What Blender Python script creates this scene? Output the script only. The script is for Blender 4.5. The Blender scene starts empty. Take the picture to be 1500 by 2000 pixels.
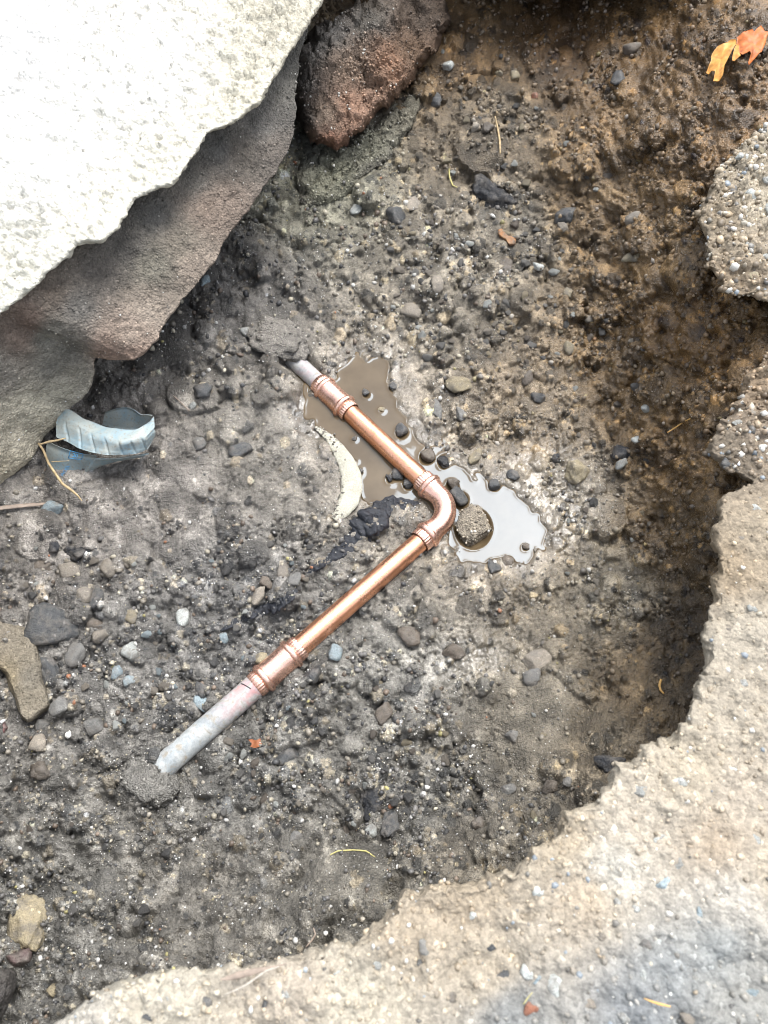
import bpy, bmesh, math, random
import numpy as np
from mathutils import Vector

# ------------------------------------------------------------------ camera, sky, sun, exposure
scene = bpy.context.scene
CAM_H, TILT, FPX = 0.77, math.radians(26.0), 1500.0     # camera 0.77 m above the pipe, tipped 26 deg forward
CAM = np.array([0.0, 0.0, CAM_H])
FWD = np.array([0.0, math.sin(TILT), -math.cos(TILT)])
UPV = np.array([0.0, math.cos(TILT), math.sin(TILT)])

cam_data = bpy.data.cameras.new("camera")
cam = bpy.data.objects.new("camera", cam_data)
scene.collection.objects.link(cam)
cam.location = CAM
cam.rotation_euler = (TILT, 0, 0)
cam_data.sensor_fit = 'HORIZONTAL'
cam_data.sensor_width = 36.0
cam_data.lens = 36.0
cam_data.clip_start = 0.02
cam_data.clip_end = 200.0
cam_data.dof.use_dof = True
cam_data.dof.focus_distance = 0.83
cam_data.dof.aperture_fstop = 10.5
scene.camera = cam

SUN_DIR = Vector((0.25, 0.395, 0.89)).normalized()       # high, soft, in front of the photographer
world = bpy.data.worlds.new("World")
scene.world = world
world.use_nodes = True
wn = world.node_tree.nodes
wn.clear()
w_out = wn.new("ShaderNodeOutputWorld")
w_bg = wn.new("ShaderNodeBackground")
w_sky = wn.new("ShaderNodeTexSky")
w_hsv = wn.new("ShaderNodeHueSaturation")
w_sky.sky_type = 'NISHITA'
w_sky.sun_disc = False
w_sky.sun_elevation = math.asin(SUN_DIR.z)
w_sky.sun_rotation = math.atan2(SUN_DIR.x, SUN_DIR.y)
w_sky.dust_density = 3.0
w_hsv.inputs['Saturation'].default_value = 0.40
world.node_tree.links.new(w_sky.outputs[0], w_hsv.inputs['Color'])
world.node_tree.links.new(w_hsv.outputs[0], w_bg.inputs['Color'])
world.node_tree.links.new(w_bg.outputs[0], w_out.inputs[0])
w_bg.inputs['Strength'].default_value = 0.15

sun_data = bpy.data.lights.new("sun", 'SUN')
sun_data.energy = 1.25
sun_data.angle = math.radians(28.0)
sun_data.color = (1.0, 1.0, 0.995)
sun = bpy.data.objects.new("sun", sun_data)
sun.rotation_euler = SUN_DIR.to_track_quat('Z', 'Y').to_euler()
scene.collection.objects.link(sun)

scene.view_settings.view_transform = 'Standard'
scene.view_settings.look = 'None'
scene.view_settings.gamma = 1.0
scene.view_settings.use_curve_mapping = False
scene.view_settings.exposure = 1.5
scene.render.engine = 'CYCLES'
scene.cycles.use_denoising = True
scene.cycles.filter_width = 1.0
scene.cycles.max_bounces = 6
scene.cycles.caustics_reflective = False
scene.cycles.caustics_refractive = False

rng = np.random.default_rng(7)
random.seed(7)
COL = scene.collection

# ------------------------------------------------------------------ numeric helpers
def ray(u, v):
    u = np.asarray(u, float); v = np.asarray(v, float)
    d = np.empty(np.broadcast(u, v).shape + (3,))
    a = (u - 750.0) / FPX; b = -(v - 1000.0) / FPX
    d[..., 0] = a
    d[..., 1] = FWD[1] + b * UPV[1]
    d[..., 2] = FWD[2] + b * UPV[2]
    return d

def at(u, v, z):
    """point of the place seen at photo position (u, v) that lies at height z"""
    d = ray(u, v)
    t = (np.asarray(z, float) - CAM_H) / d[..., 2]
    return CAM + d * t[..., None]

def mpp(p):
    """metres per photo pixel at a point"""
    return np.dot(np.asarray(p) - CAM, FWD) / FPX

def proj(p):
    q = np.asarray(p) - CAM
    dep = q @ FWD
    return 750 + FPX * q[..., 0] / dep, 1000 - FPX * (q @ UPV) / dep

def _hash(ix, iy, iz, seed):
    h = (ix.astype(np.int64) * 374761393 + iy.astype(np.int64) * 668265263 + iz.astype(np.int64) * 2147483647 + seed * 974634777) & 0xFFFFFFFF
    h = ((h ^ (h >> 13)) * 1274126177) & 0xFFFFFFFF
    h = (h ^ (h >> 16)) & 0xFFFFFF
    return h.astype(np.float32) / 8388607.5 - 1.0

def vnoise(P, seed=0):
    P = np.asarray(P, float)
    i = np.floor(P); f = (P - i).astype(np.float32); f = f * f * (3 - 2 * f)
    i = i.astype(np.int64)
    x, y, z = i[..., 0], i[..., 1], i[..., 2]
    def L(a, b, t): return a + (b - a) * t
    c = [[_hash(x + a, y + b, z + g, seed) for g in (0, 1)] for a in (0, 1) for b in (0, 1)]
    fz, fy, fx = f[..., 2], f[..., 1], f[..., 0]
    m = [L(k[0], k[1], fz) for k in c]
    return L(L(m[0], m[1], fy), L(m[2], m[3], fy), fx)

def fbm(P, freq, octaves=4, gain=0.5, seed=0, ridged=False):
    out = 0; a = 1.0
    for o in range(octaves):
        n = vnoise(np.asarray(P) * freq + 17.3 * o, seed + o)
        if ridged: n = 1 - 2 * np.abs(n)
        out = out + a * n
        freq *= 2.03; a *= gain
    return out

def fft_noise(ny, nx, lo, hi, seed, tilt=0.0):
    """smooth random field with wavelengths lo..hi cells, unit standard deviation"""
    r = np.random.default_rng(seed)
    F = np.fft.rfft2(r.standard_normal((ny, nx)))
    fy = np.fft.fftfreq(ny)[:, None]; fx = np.fft.rfftfreq(nx)[None, :]
    k = np.sqrt(fx * fx + fy * fy) + 1e-9
    w = np.exp(-(k * lo) ** 2 * 1.2) * (1 - np.exp(-(k * hi) ** 2)) * k ** (-tilt)
    g = np.fft.irfft2(F * w, s=(ny, nx))
    return g / g.std()

def worley(X, Y, size, seed):
    """cell id noise, edge closeness (0 at cell borders) for clods of about `size`"""
    gx = X / size; gy = Y / size
    ix = np.floor(gx).astype(np.int64); iy = np.floor(gy).astype(np.int64)
    f1 = np.full(X.shape, 9.0); f2 = np.full(X.shape, 9.0); cid = np.zeros(X.shape)
    for a in (-1, 0, 1):
        for b in (-1, 0, 1):
            jx, jy = ix + a, iy + b
            z = np.zeros_like(jx)
            px = jx + .5 + .48 * _hash(jx, jy, z, seed); py = jy + .5 + .48 * _hash(jx, jy, z + 1, seed)
            d = np.hypot(gx - px, gy - py)
            c = _hash(jx, jy, z + 2, seed)
            nearer = d < f1
            f2 = np.where(nearer, f1, np.minimum(f2, d)); cid = np.where(nearer, c, cid); f1 = np.where(nearer, d, f1)
    return cid, f2 - f1

def blur(a, sigma):
    ny, nx = a.shape
    pad = int(3 * sigma) + 1
    b = np.pad(a, pad, mode='edge')
    fy = np.fft.fftfreq(b.shape[0])[:, None]; fx = np.fft.rfftfreq(b.shape[1])[None, :]
    g = np.exp(-2 * (math.pi * sigma) ** 2 * (fx * fx + fy * fy))
    return np.fft.irfft2(np.fft.rfft2(b) * g, s=b.shape)[pad:pad + ny, pad:pad + nx]

def rbf(pts, U, V):
    """surface r-kernel interpolation of (u, v, value...) control points"""
    pts = np.asarray(pts, float)
    xy = pts[:, :2] / 100.0; val = pts[:, 2:]
    n = len(pts)
    K = np.sqrt(((xy[:, None] - xy[None]) ** 2).sum(-1))
    A = np.zeros((n + 1, n + 1)); A[:n, :n] = K; A[:n, n] = 1; A[n, :n] = 1
    B = np.zeros((n + 1, val.shape[1])); B[:n] = val
    w = np.linalg.solve(A, B)
    sh = U.shape
    q = np.stack([U.ravel(), V.ravel()], -1) / 100.0
    out = np.empty((len(q), val.shape[1]))
    for s in range(0, len(q), 100000):
        c = q[s:s + 100000]
        out[s:s + 100000] = np.sqrt(((c[:, None] - xy[None]) ** 2).sum(-1)) @ w[:n] + w[n]
    return out.reshape(sh + (val.shape[1],))

def idw(pts, U, V, p=3.0):
    pts = np.asarray(pts, float)
    num = 0; den = 0
    for q in pts:
        w = 1.0 / (((U - q[0]) ** 2 + (V - q[1]) ** 2) / 1e4 + 0.02) ** (p / 2)
        num = num + w[..., None] * q[2:]; den = den + w
    return num / den[..., None]

def sdf_poly(poly, U, V):
    """signed distance in pixels, negative inside"""
    poly = np.asarray(poly, float)
    d = np.full(U.shape, 1e9); inside = np.zeros(U.shape, bool)
    for i in range(len(poly)):
        a = poly[i]; b = poly[(i + 1) % len(poly)]
        e = b - a
        t = np.clip(((U - a[0]) * e[0] + (V - a[1]) * e[1]) / (e @ e + 1e-9), 0, 1)
        d = np.minimum(d, np.hypot(U - a[0] - t * e[0], V - a[1] - t * e[1]))
        if a[1] != b[1]:
            c = ((a[1] > V) != (b[1] > V)) & (U < (b[0] - a[0]) * (V - a[1]) / (b[1] - a[1]) + a[0])
            inside ^= c
    return np.where(inside, -d, d)

def dist_line(line, U, V):
    line = np.asarray(line, float); d = np.full(U.shape, 1e9)
    for a, b in zip(line[:-1], line[1:]):
        e = b - a
        t = np.clip(((U - a[0]) * e[0] + (V - a[1]) * e[1]) / (e @ e + 1e-9), 0, 1)
        d = np.minimum(d, np.hypot(U - a[0] - t * e[0], V - a[1] - t * e[1]))
    return d

def sstep(a, b, x):
    t = np.clip((x - a) / (b - a), 0, 1)
    return t * t * (3 - 2 * t)

def resample(poly, step):
    poly = np.asarray(poly, float)
    s = np.r_[0, np.cumsum(np.hypot(*np.diff(poly[:, :2], axis=0).T))]
    n = max(2, int(s[-1] / step))
    t = np.linspace(0, s[-1], n)
    return np.stack([np.interp(t, s, poly[:, k]) for k in range(poly.shape[1])], -1)

# ------------------------------------------------------------------ object helpers
def new_obj(name, me, parent=None, mat=None):
    o = bpy.data.objects.new(name, me)
    COL.objects.link(o)
    if parent is not None: o.parent = parent
    if mat is not None and me is not None and not me.materials: me.materials.append(mat)
    return o

def tag(o, label=None, cat=None, group=None, kind=None):
    if label: o['label'] = label
    if cat: o['category'] = cat
    if group: o['group'] = group
    if kind: o['kind'] = kind
    return o

def empty(name, loc=(0, 0, 0)):
    o = bpy.data.objects.new(name, None)
    o.empty_display_size = 0.02
    o.location = loc
    COL.objects.link(o)
    return o

def add_attr(me, name, arr):
    arr = np.asarray(arr, np.float32)
    if arr.ndim == 2:
        a = me.attributes.new(name, 'FLOAT_COLOR', 'POINT')
        c = np.ones((len(arr), 4), np.float32); c[:, :3] = arr
        a.data.foreach_set('color', c.ravel())
    else:
        a = me.attributes.new(name, 'FLOAT', 'POINT')
        a.data.foreach_set('value', arr)

def mesh_np(name, V, F, smooth=True, **attrs):
    V = np.asarray(V, np.float32); F = np.asarray(F, np.int32)
    me = bpy.data.meshes.new(name)
    k = F.shape[1]
    me.vertices.add(len(V)); me.vertices.foreach_set('co', V.ravel())
    me.loops.add(F.size); me.loops.foreach_set('vertex_index', F.ravel())
    me.polygons.add(len(F))
    me.polygons.foreach_set('loop_start', np.arange(0, F.size, k, dtype=np.int32))
    me.polygons.foreach_set('loop_total', np.full(len(F), k, np.int32))
    if smooth: me.polygons.foreach_set('use_smooth', np.ones(len(F), bool))
    for n, a in attrs.items(): add_attr(me, n, a)
    me.update(calc_edges=True)
    return me

def grid_faces(ny, nx, wrap=False, flip=False):
    i = np.arange(ny * nx).reshape(ny, nx)
    if wrap: i = np.c_[i, i[:, :1]]
    f = np.stack([i[:-1, :-1], i[:-1, 1:], i[1:, 1:], i[1:, :-1]], -1).reshape(-1, 4)
    return f[:, ::-1] if flip else f

# ------------------------------------------------------------------ materials
def nodes_mat(name):
    m = bpy.data.materials.new(name); m.use_nodes = True
    nt = m.node_tree
    b = nt.nodes['Principled BSDF']
    return m, nt, b

class NT:
    def __init__(s, nt): s.nt = nt
    def n(s, t, **kw):
        o = s.nt.nodes.new(t)
        for k, v in kw.items():
            if k in o.inputs: o.inputs[k].default_value = v
            else: setattr(o, k, v)
        return o
    def l(s, a, b): s.nt.links.new(a, b)
    def coord(s):
        return s.n('ShaderNodeTexCoord').outputs['Object']
    def noise(s, co, scale, detail=4, rough=0.6, dist=0.0):
        o = s.n('ShaderNodeTexNoise', Scale=scale, Detail=detail, Roughness=rough, Distortion=dist)
        s.l(co, o.inputs['Vector']); return o.outputs['Fac']
    def voro(s, co, scale, feature='F1'):
        o = s.n('ShaderNodeTexVoronoi', Scale=scale); o.feature = feature
        s.l(co, o.inputs['Vector']); return o
    def ramp(s, fac, stops):
        o = s.n('ShaderNodeValToRGB')
        e = o.color_ramp.elements
        while len(e) < len(stops): e.new(0.5)
        for q, (p, c) in zip(e, stops):
            q.position = p
            q.color = (c, c, c, 1) if isinstance(c, (int, float)) else tuple(c) + (1,)
        s.l(fac, o.inputs[0]); return o.outputs[0]
    def mix(s, fac, a, b, mode='MIX'):
        o = s.n('ShaderNodeMix'); o.data_type = 'RGBA'; o.blend_type = mode
        for i, x in ((0, fac), (6, a), (7, b)):
            if isinstance(x, (int, float)): o.inputs[i].default_value = x
            elif isinstance(x, tuple): o.inputs[i].default_value = x + (1,)
            else: s.l(x, o.inputs[i])
        return o.outputs[2]
    def math(s, op, a, b=None):
        o = s.n('ShaderNodeMath'); o.operation = op
        for i, x in ((0, a), (1, b)):
            if x is None: continue
            if isinstance(x, (int, float)): o.inputs[i].default_value = x
            else: s.l(x, o.inputs[i])
        return o.outputs[0]
    def bump(s, h, strength, dist, normal=None):
        o = s.n('ShaderNodeBump', Strength=strength, Distance=dist)
        s.l(h, o.inputs['Height'])
        if normal is not None: s.l(normal, o.inputs['Normal'])
        return o.outputs['Normal']
    def attr(s, name, out='Color'):
        o = s.n('ShaderNodeAttribute'); o.attribute_name = name
        return o.outputs[out]

def mat_soil(name='wet_soil', grain=1.0):
    m, nt, b = nodes_mat(name); g = NT(nt)
    co = g.coord()
    col = g.attr('Col'); wet = g.attr('Wet', 'Fac')
    n1 = g.noise(co, 260 * grain, 6, 0.72)
    n2 = g.noise(co, 1100 * grain, 3, 0.6)
    v = g.voro(co, 620 * grain)
    c = g.mix(1.0, col, g.ramp(n1, [(0.25, 0.5), (0.5, 0.95), (0.72, 1.45)]), 'MULTIPLY')
    c = g.mix(1.0, c, g.ramp(n2, [(0.3, 0.72), (0.7, 1.3)]), 'MULTIPLY')
    vr = g.ramp(v.outputs['Color'], [(0.0, 0.62), (0.75, 1.05), (0.93, 1.2), (0.97, 2.6)])
    c = g.mix(0.75, c, vr, 'MULTIPLY')
    g.l(c, b.inputs['Base Color'])
    r = g.math('ADD', g.math('MULTIPLY', wet, -0.66), 0.80)
    r = g.math('ADD', r, g.math('MULTIPLY', g.math('SUBTRACT', n1, 0.5), 0.5))
    o = g.n('ShaderNodeClamp'); o.inputs['Min'].default_value = 0.07; o.inputs['Max'].default_value = 0.9
    g.l(r, o.inputs[0]); g.l(o.outputs[0], b.inputs['Roughness'])
    h1 = g.math('ADD', g.math('MULTIPLY', n1, 1.0), g.math('MULTIPLY', v.outputs['Distance'], -0.9))
    fb = g.n('ShaderNodeClamp'); g.l(g.math('SUBTRACT', 1.42, wet), fb.inputs[0]); fb.inputs['Min'].default_value = .15; fb.inputs['Max'].default_value = 1.0
    o1 = g.n('ShaderNodeBump', Distance=0.0022); g.l(h1, o1.inputs['Height']); g.l(fb.outputs[0], o1.inputs['Strength'])
    o2 = g.n('ShaderNodeBump', Distance=0.0007); g.l(n2, o2.inputs['Height']); g.l(g.math('MULTIPLY', fb.outputs[0], .5), o2.inputs['Strength']); g.l(o1.outputs[0], o2.inputs['Normal'])
    nb = o2.outputs[0]
    g.l(nb, b.inputs['Normal'])
    b.inputs['Specular IOR Level'].default_value = 0.5
    return m

def mat_crust(name, rough=0.85, scale=1.0, spec=0.25, bump=1.0, wetattr=False):
    """attribute-coloured concrete"""
    m, nt, b = nodes_mat(name); g = NT(nt)
    co = g.coord(); col = g.attr('Col')
    n1 = g.noise(co, 120 * scale, 7, 0.7)
    n2 = g.noise(co, 700 * scale, 4, 0.65)
    v = g.voro(co, 330 * scale)
    c = g.mix(1.0, col, g.ramp(n1, [(0.28, 0.72), (0.5, 1.0), (0.75, 1.22)]), 'MULTIPLY')
    c = g.mix(1.0, c, g.ramp(n2, [(0.3, 0.82), (0.7, 1.18)]), 'MULTIPLY')
    c = g.mix(0.6, c, g.ramp(v.outputs['Color'], [(0.0, 0.55), (0.6, 1.0), (0.85, 1.2), (0.95, 1.9)]), 'MULTIPLY')
    g.l(c, b.inputs['Base Color'])
    b.inputs['Roughness'].default_value = rough
    b.inputs['Specular IOR Level'].default_value = spec
    h = g.math('ADD', n1, g.math('MULTIPLY', v.outputs['Distance'], -0.5))
    nb = g.bump(h, 0.8 * bump, 0.0035)
    nb = g.bump(n2, 0.5 * bump, 0.0008, nb)
    g.l(nb, b.inputs['Normal'])
    return m

def mat_stone(name, c1, c2, rough=0.55, speck=0.3, scale=1.0, mud=0.75, mudc=(0.15, 0.136, 0.118)):
    m, nt, b = nodes_mat(name); g = NT(nt)
    co = g.coord()
    oi = g.n('ShaderNodeObjectInfo')
    va = g.n('ShaderNodeVectorMath'); va.operation = 'ADD'
    g.l(co, va.inputs[0]); g.l(oi.outputs['Location'], va.inputs[1])
    co = va.outputs[0]
    n1 = g.noise(co, 150 * scale, 6, 0.7)
    n2 = g.noise(co, 900 * scale, 3, 0.6)
    c = g.mix(g.ramp(n1, [(0.32, 0.0), (0.68, 1.0)]), c1, c2)
    c = g.mix(1.0, c, g.ramp(n2, [(0.3, 0.7), (0.7, 1.3)]), 'MULTIPLY')
    c = g.mix(1.0, c, g.ramp(oi.outputs['Random'], [(0.0, 0.75), (1.0, 1.25)]), 'MULTIPLY')
    n4 = g.noise(co, 75 * scale, 5, 0.7)
    c = g.mix(g.ramp(n4, [(0.45, 0.0), (0.62, mud)]), c, mudc)
    v = g.voro(co, 520 * scale)
    c = g.mix(speck, c, g.ramp(v.outputs['Color'], [(0.0, 0.8), (0.85, 1.0), (0.95, 2.8)]), 'MULTIPLY')
    g.l(c, b.inputs['Base Color'])
    g.l(g.ramp(n1, [(0.2, max(0.1, rough - 0.2)), (0.8, min(1.0, rough + 0.15))]), b.inputs['Roughness'])
    nb = g.bump(n1, 0.9, 0.003); nb = g.bump(n2, 0.8, 0.0012, nb)
    g.l(nb, b.inputs['Normal'])
    b.inputs['Specular IOR Level'].default_value = 0.4
    return m

def mat_grain():
    m, nt, b = nodes_mat('grit'); g = NT(nt)
    co = g.coord()
    n = g.noise(co, 700, 3, 0.6)
    c = g.mix(1.0, g.attr('Col'), g.ramp(n, [(0.3, 0.75), (0.7, 1.2)]), 'MULTIPLY')
    g.l(c, b.inputs['Base Color'])
    b.inputs['Roughness'].default_value = 0.45
    g.l(g.bump(n, 0.5, 0.0006), b.inputs['Normal'])
    return m

def mat_copper(name, c1, c2, r0, r1, tarnish=0.0):
    m, nt, b = nodes_mat(name); g = NT(nt)
    co = g.coord()
    n1 = g.noise(co, 60, 5, 0.65, 0.6)
    n2 = g.noise(co, 420, 5, 0.7)
    n3 = g.noise(co, 160, 3, 0.6, 1.5)
    c = g.mix(g.ramp(n1, [(0.35, 0.0), (0.65, 1.0)]), c1, c2)
    c = g.mix(g.math('MULTIPLY', g.ramp(n3, [(0.6, 0.0), (0.72, 1.0)]), 0.35 + tarnish), c, (0.33, 0.13, 0.07))
    c = g.mix(g.math('MULTIPLY', g.ramp(n2, [(0.68, 0.0), (0.74, 1.0)]), 0.6), c, (0.20, 0.14, 0.10))
    g.l(c, b.inputs['Base Color'])
    n5 = g.noise(co, 48, 6, 0.75, 0.8)
    mudm = g.ramp(n5, [(0.60, 0.0), (0.70, 0.85)])
    c = g.mix(mudm, c, (0.30, 0.20, 0.14))
    g.l(c, b.inputs['Base Color'])
    g.l(g.math('SUBTRACT', 0.95, g.math('MULTIPLY', mudm, 0.7)), b.inputs['Metallic'])
    rr = g.math('ADD', g.math('MULTIPLY', n1, (r1 - r0)), r0)
    rr = g.math('ADD', rr, g.math('MULTIPLY', mudm, 0.35))
    rr = g.math('ADD', rr, g.math('MULTIPLY', g.ramp(n2, [(0.5, 0.0), (0.75, 1.0)]), 0.22))
    g.l(rr, b.inputs['Roughness'])
    nb = g.bump(n2, 0.18, 0.0006); nb = g.bump(n1, 0.25, 0.002, nb)
    g.l(nb, b.inputs['Normal'])
    return m

def mat_oldpipe():
    m, nt, b = nodes_mat('grey_pipe'); g = NT(nt)
    co = g.coord()
    n1 = g.noise(co, 38, 5, 0.65, 1.0); n2 = g.noise(co, 300, 5, 0.7); n3 = g.noise(co, 55, 3, 0.5, 2.0)
    c = g.mix(g.ramp(n1, [(0.38, 0.0), (0.6, 1.0)]), (0.28, 0.305, 0.31), (0.40, 0.41, 0.395))
    c = g.mix(g.ramp(n3, [(0.52, 0.0), (0.66, 0.85)]), c, (0.27, 0.235, 0.18))
    c = g.mix(1.0, c, g.ramp(n2, [(0.3, 0.75), (0.7, 1.2)]), 'MULTIPLY')
    red = g.attr('Red', 'Fac')
    c = g.mix(g.math('MULTIPLY', red, g.ramp(n3, [(0.38, 0.9), (0.55, 0.1)])), c, (0.45, 0.20, 0.19))
    g.l(c, b.inputs['Base Color'])
    b.inputs['Roughness'].default_value = 0.42
    nb = g.bump(n2, 0.3, 0.0008); g.l(nb, b.inputs['Normal'])
    return m

def mat_plain(name, col, rough=0.6, var=0.3, scale=200, spec=0.4, sss=0.0, bump=0.4):
    m, nt, b = nodes_mat(name); g = NT(nt)
    co = g.coord()
    n = g.noise(co, scale, 5, 0.65)
    c = g.mix(1.0, tuple(col), g.ramp(n, [(0.3, 1 - var), (0.7, 1 + var)]), 'MULTIPLY')
    g.l(c, b.inputs['Base Color'])
    b.inputs['Roughness'].default_value = rough
    b.inputs['Specular IOR Level'].default_value = spec
    g.l(g.bump(n, bump, 0.001), b.inputs['Normal'])
    return m

def mat_water():
    m, nt, b = nodes_mat('muddy_water'); g = NT(nt)
    co = g.coord()
    n = g.noise(co, 22, 4, 0.55)
    c = g.mix(g.ramp(n, [(0.35, 0.0), (0.65, 1.0)]), (0.088, 0.062, 0.034), (0.120, 0.087, 0.050))
    g.l(c, b.inputs['Base Color'])
    b.inputs['Roughness'].default_value = 0.015
    b.inputs['IOR'].default_value = 1.37
    b.inputs['Specular Tint'].default_value = (0.72, 0.86, 1.0, 1)  # blue of the reflected sky put in as a tint
    n2 = g.noise(co, 40, 2, 0.5)
    g.l(g.bump(n2, 0.02, 0.002), b.inputs['Normal'])
    return m

M_SOIL = mat_soil()
M_GRIT = mat_grain()
M_SLAB = mat_crust('pale_concrete', 0.9, 0.8, 0.15, 1.1)
M_FACE = mat_crust('damp_concrete', 0.7, 1.2, 0.35, 1.5)
M_PAVE = mat_crust('dusty_pavement', 0.72, 0.9, 0.35, 1.0)
M_COPPER = mat_copper('copper_pipe_metal', (0.94, 0.51, 0.33), (0.83, 0.39, 0.22), 0.20, 0.36, 0.1)
M_FITTING = mat_copper('copper_fitting_metal', (0.95, 0.62, 0.49), (0.91, 0.53, 0.40), 0.18, 0.32)
M_GREY = mat_oldpipe()
M_WATER = mat_water()
M_ST = {
    'grey':  mat_stone('grey_stone', (0.115, 0.113, 0.105), (0.20, 0.195, 0.18), 0.6),
    'dark':  mat_stone('dark_stone', (0.048, 0.051, 0.053), (0.095, 0.096, 0.094), 0.45, 0.5),
    'black': mat_stone('black_stone', (0.014, 0.015, 0.018), (0.035, 0.037, 0.04), 0.4, 0.4),
    'tan':   mat_stone('tan_stone', (0.22, 0.185, 0.12), (0.34, 0.29, 0.19), 0.75, 0.5),
    'beige': mat_stone('beige_stone', (0.20, 0.175, 0.14), (0.29, 0.255, 0.205), 0.65),
    'pale':  mat_stone('pale_stone', (0.33, 0.35, 0.33), (0.50, 0.51, 0.47), 0.6),
    'brown': mat_stone('brown_stone', (0.095, 0.078, 0.06), (0.15, 0.125, 0.10), 0.6),
    'mud':   mat_stone('mud_clod', (0.115, 0.107, 0.095), (0.18, 0.165, 0.145), 0.6, 0.6, 1.3),
    'red':   mat_stone('red_stone', (0.26, 0.10, 0.06), (0.38, 0.17, 0.10), 0.7),
    'purple': mat_stone('purple_stone', (0.14, 0.10, 0.095), (0.19, 0.135, 0.12), 0.6),
    'blue':  mat_stone('bluish_stone', (0.20, 0.25, 0.27), (0.33, 0.39, 0.40), 0.5),
}

# ------------------------------------------------------------------ the excavated ground
STEP = 2.5
U0, U1, V0, V1 = -230, 1730, -230, 2230
us = np.arange(U0, U1 + 1, STEP); vs = np.arange(V0, V1 + 1, STEP)
NX, NY = len(us), len(vs)
UU, VV = np.meshgrid(us, vs)

ZC = [  # (u, v, height in metres) of the dug surface
 (750,1000,-.012),(980,1020,-.012),(700,780,-.010),(860,930,-.012),(1060,900,-.006),(600,1000,.006),(450,1000,.008),(560,880,.004),
 (500,1200,.000),(300,1200,.002),(120,1200,.006),(0,1250,.012),(300,1450,-.002),(450,1400,-.008),(640,1240,-.008),(760,1130,-.010),
 (800,1450,.000),(600,1500,-.002),(1000,1300,-.004),(900,1200,-.008),(120,1500,.004),(300,1650,.004),(500,1620,.002),(700,1600,.002),(900,1560,.004),
 (0,1500,.012),(0,1700,.02),(200,1760,.02),(420,1740,.025),(620,1700,.022),(760,1690,.03),(900,1640,.03),(1050,1560,.03),
 (0,1950,.035),(100,1900,.04),(300,1860,.055),(520,1830,.062),(700,1780,.07),(850,1710,.07),(1000,1640,.07),(1130,1540,.065),(1230,1470,.07),
 (150,1990,.06),(500,1930,.085),(800,1850,.09),(1200,1600,.09),
 (1080,1430,.012),(1180,1380,.02),(1200,1200,.004),(1300,1330,.05),(1340,1250,.02),(1370,1180,.06),(1280,1050,.01),(1240,900,.008),
 (1330,1000,.05),(1400,1050,.11),(1400,900,.12),(1330,850,.07),(1270,750,.03),(1350,700,.09),(1430,650,.13),
 (1180,640,.008),(1130,480,.012),(1250,560,.06),(1350,520,.11),(1420,450,.14),(1150,380,.045),(1270,380,.09),(1380,330,.145),(1480,200,.18),
 (1100,250,.045),(1250,200,.11),(1400,120,.18),(1480,60,.195),(1300,60,.10),(1150,40,.03),(1000,60,.03),(1050,-80,.0),(1250,-80,.03),(1450,-60,.185),
 (1000,150,.04),(1000,500,.004),(1000,700,-.002),(850,600,.002),(850,450,.008),(930,300,.016),(870,180,.03),(800,100,.04),(700,120,.04),(620,200,.03),(880,20,.03),(800,-80,.06),
 (600,450,.010),(640,330,.025),(480,560,.006),(350,700,.006),(450,760,.008),(250,800,.010),(300,950,.010),(180,900,.012),(60,950,.018),(0,1100,.014),(150,1050,.010),
 (300,500,.01),(100,750,.02),(-150,900,.06),(-200,1200,.07),(-200,1500,.08),(-200,1800,.10),(-150,2150,.13),(500,2150,.16),(1100,2100,.17),(1650,2000,.17),
 (1650,1500,.17),(1650,1000,.18),(1650,600,.18),(1650,200,.18),(1600,-150,.17),(300,100,.10),(0,300,.12),(-150,-100,.14),(500,-150,.12),(640,1000,.004),
]
cu = np.arange(U0, U1 + 40, 20.0); cv = np.arange(V0, V1 + 40, 20.0)
CU, CV = np.meshgrid(cu, cv)
Zc = blur(rbf(ZC, CU, CV)[..., 0], 1.3)
def bil(A, U, V):
    x = np.clip((U - U0) / 20.0, 0, A.shape[1] - 1.001); y = np.clip((V - V0) / 20.0, 0, A.shape[0] - 1.001)
    i = x.astype(int); j = y.astype(int); a = x - i; b = y - j
    return A[j, i] * (1 - a) * (1 - b) + A[j, i + 1] * a * (1 - b) + A[j + 1, i] * (1 - a) * b + A[j + 1, i + 1] * a * b
ZB = bil(Zc, UU, VV)
base = at(UU, VV, ZB)
du = np.gradient(base, axis=1); dv = np.gradient(base, axis=0)
NRM = np.cross(dv, du); NRM /= np.linalg.norm(NRM, axis=-1, keepdims=True)
NRM *= np.sign(NRM[..., 2:3])
MMPP = ((base - CAM) @ FWD) / FPX * 1000.0            # millimetres per photo pixel

ROUGH = idw([(300,950,.35),(500,900,.4),(600,1000,.5),(700,780,.35),(980,1020,.3),(1060,930,.3),(850,600,1.1),(1000,450,1.1),(500,600,.9),(250,1250,.8),
             (500,1500,.8),(800,1550,1.0),(1100,1350,.5),(900,1250,.5),(400,1800,1.1),(700,1730,1.2),(1300,800,1.5),(1300,300,1.4),(950,200,1.0),(100,1800,1.3),(150,1050,.55),(450,760,.9)], UU, VV)[..., 0]
DENS = idw([(300,950,.12),(450,900,.15),(550,950,.25),(300,1050,.2),(700,780,.1),(980,1020,.02),(850,560,1.1),(1000,480,1.0),(950,680,1.1),(1100,800,.9),(480,600,.55),(250,1230,.9),(450,1180,1.0),
            (500,1480,.85),(700,1350,.9),(800,1550,1.1),(1100,1370,.3),(950,1300,.3),(400,1780,.5),(700,1730,.35),(1300,800,.75),(1300,300,.8),(950,250,.7),(100,1800,.9),(100,1500,.8),(150,1050,.3),(450,780,.4),(1150,1100,.6),(330,1550,.6)], UU, VV)[..., 0]
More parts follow.
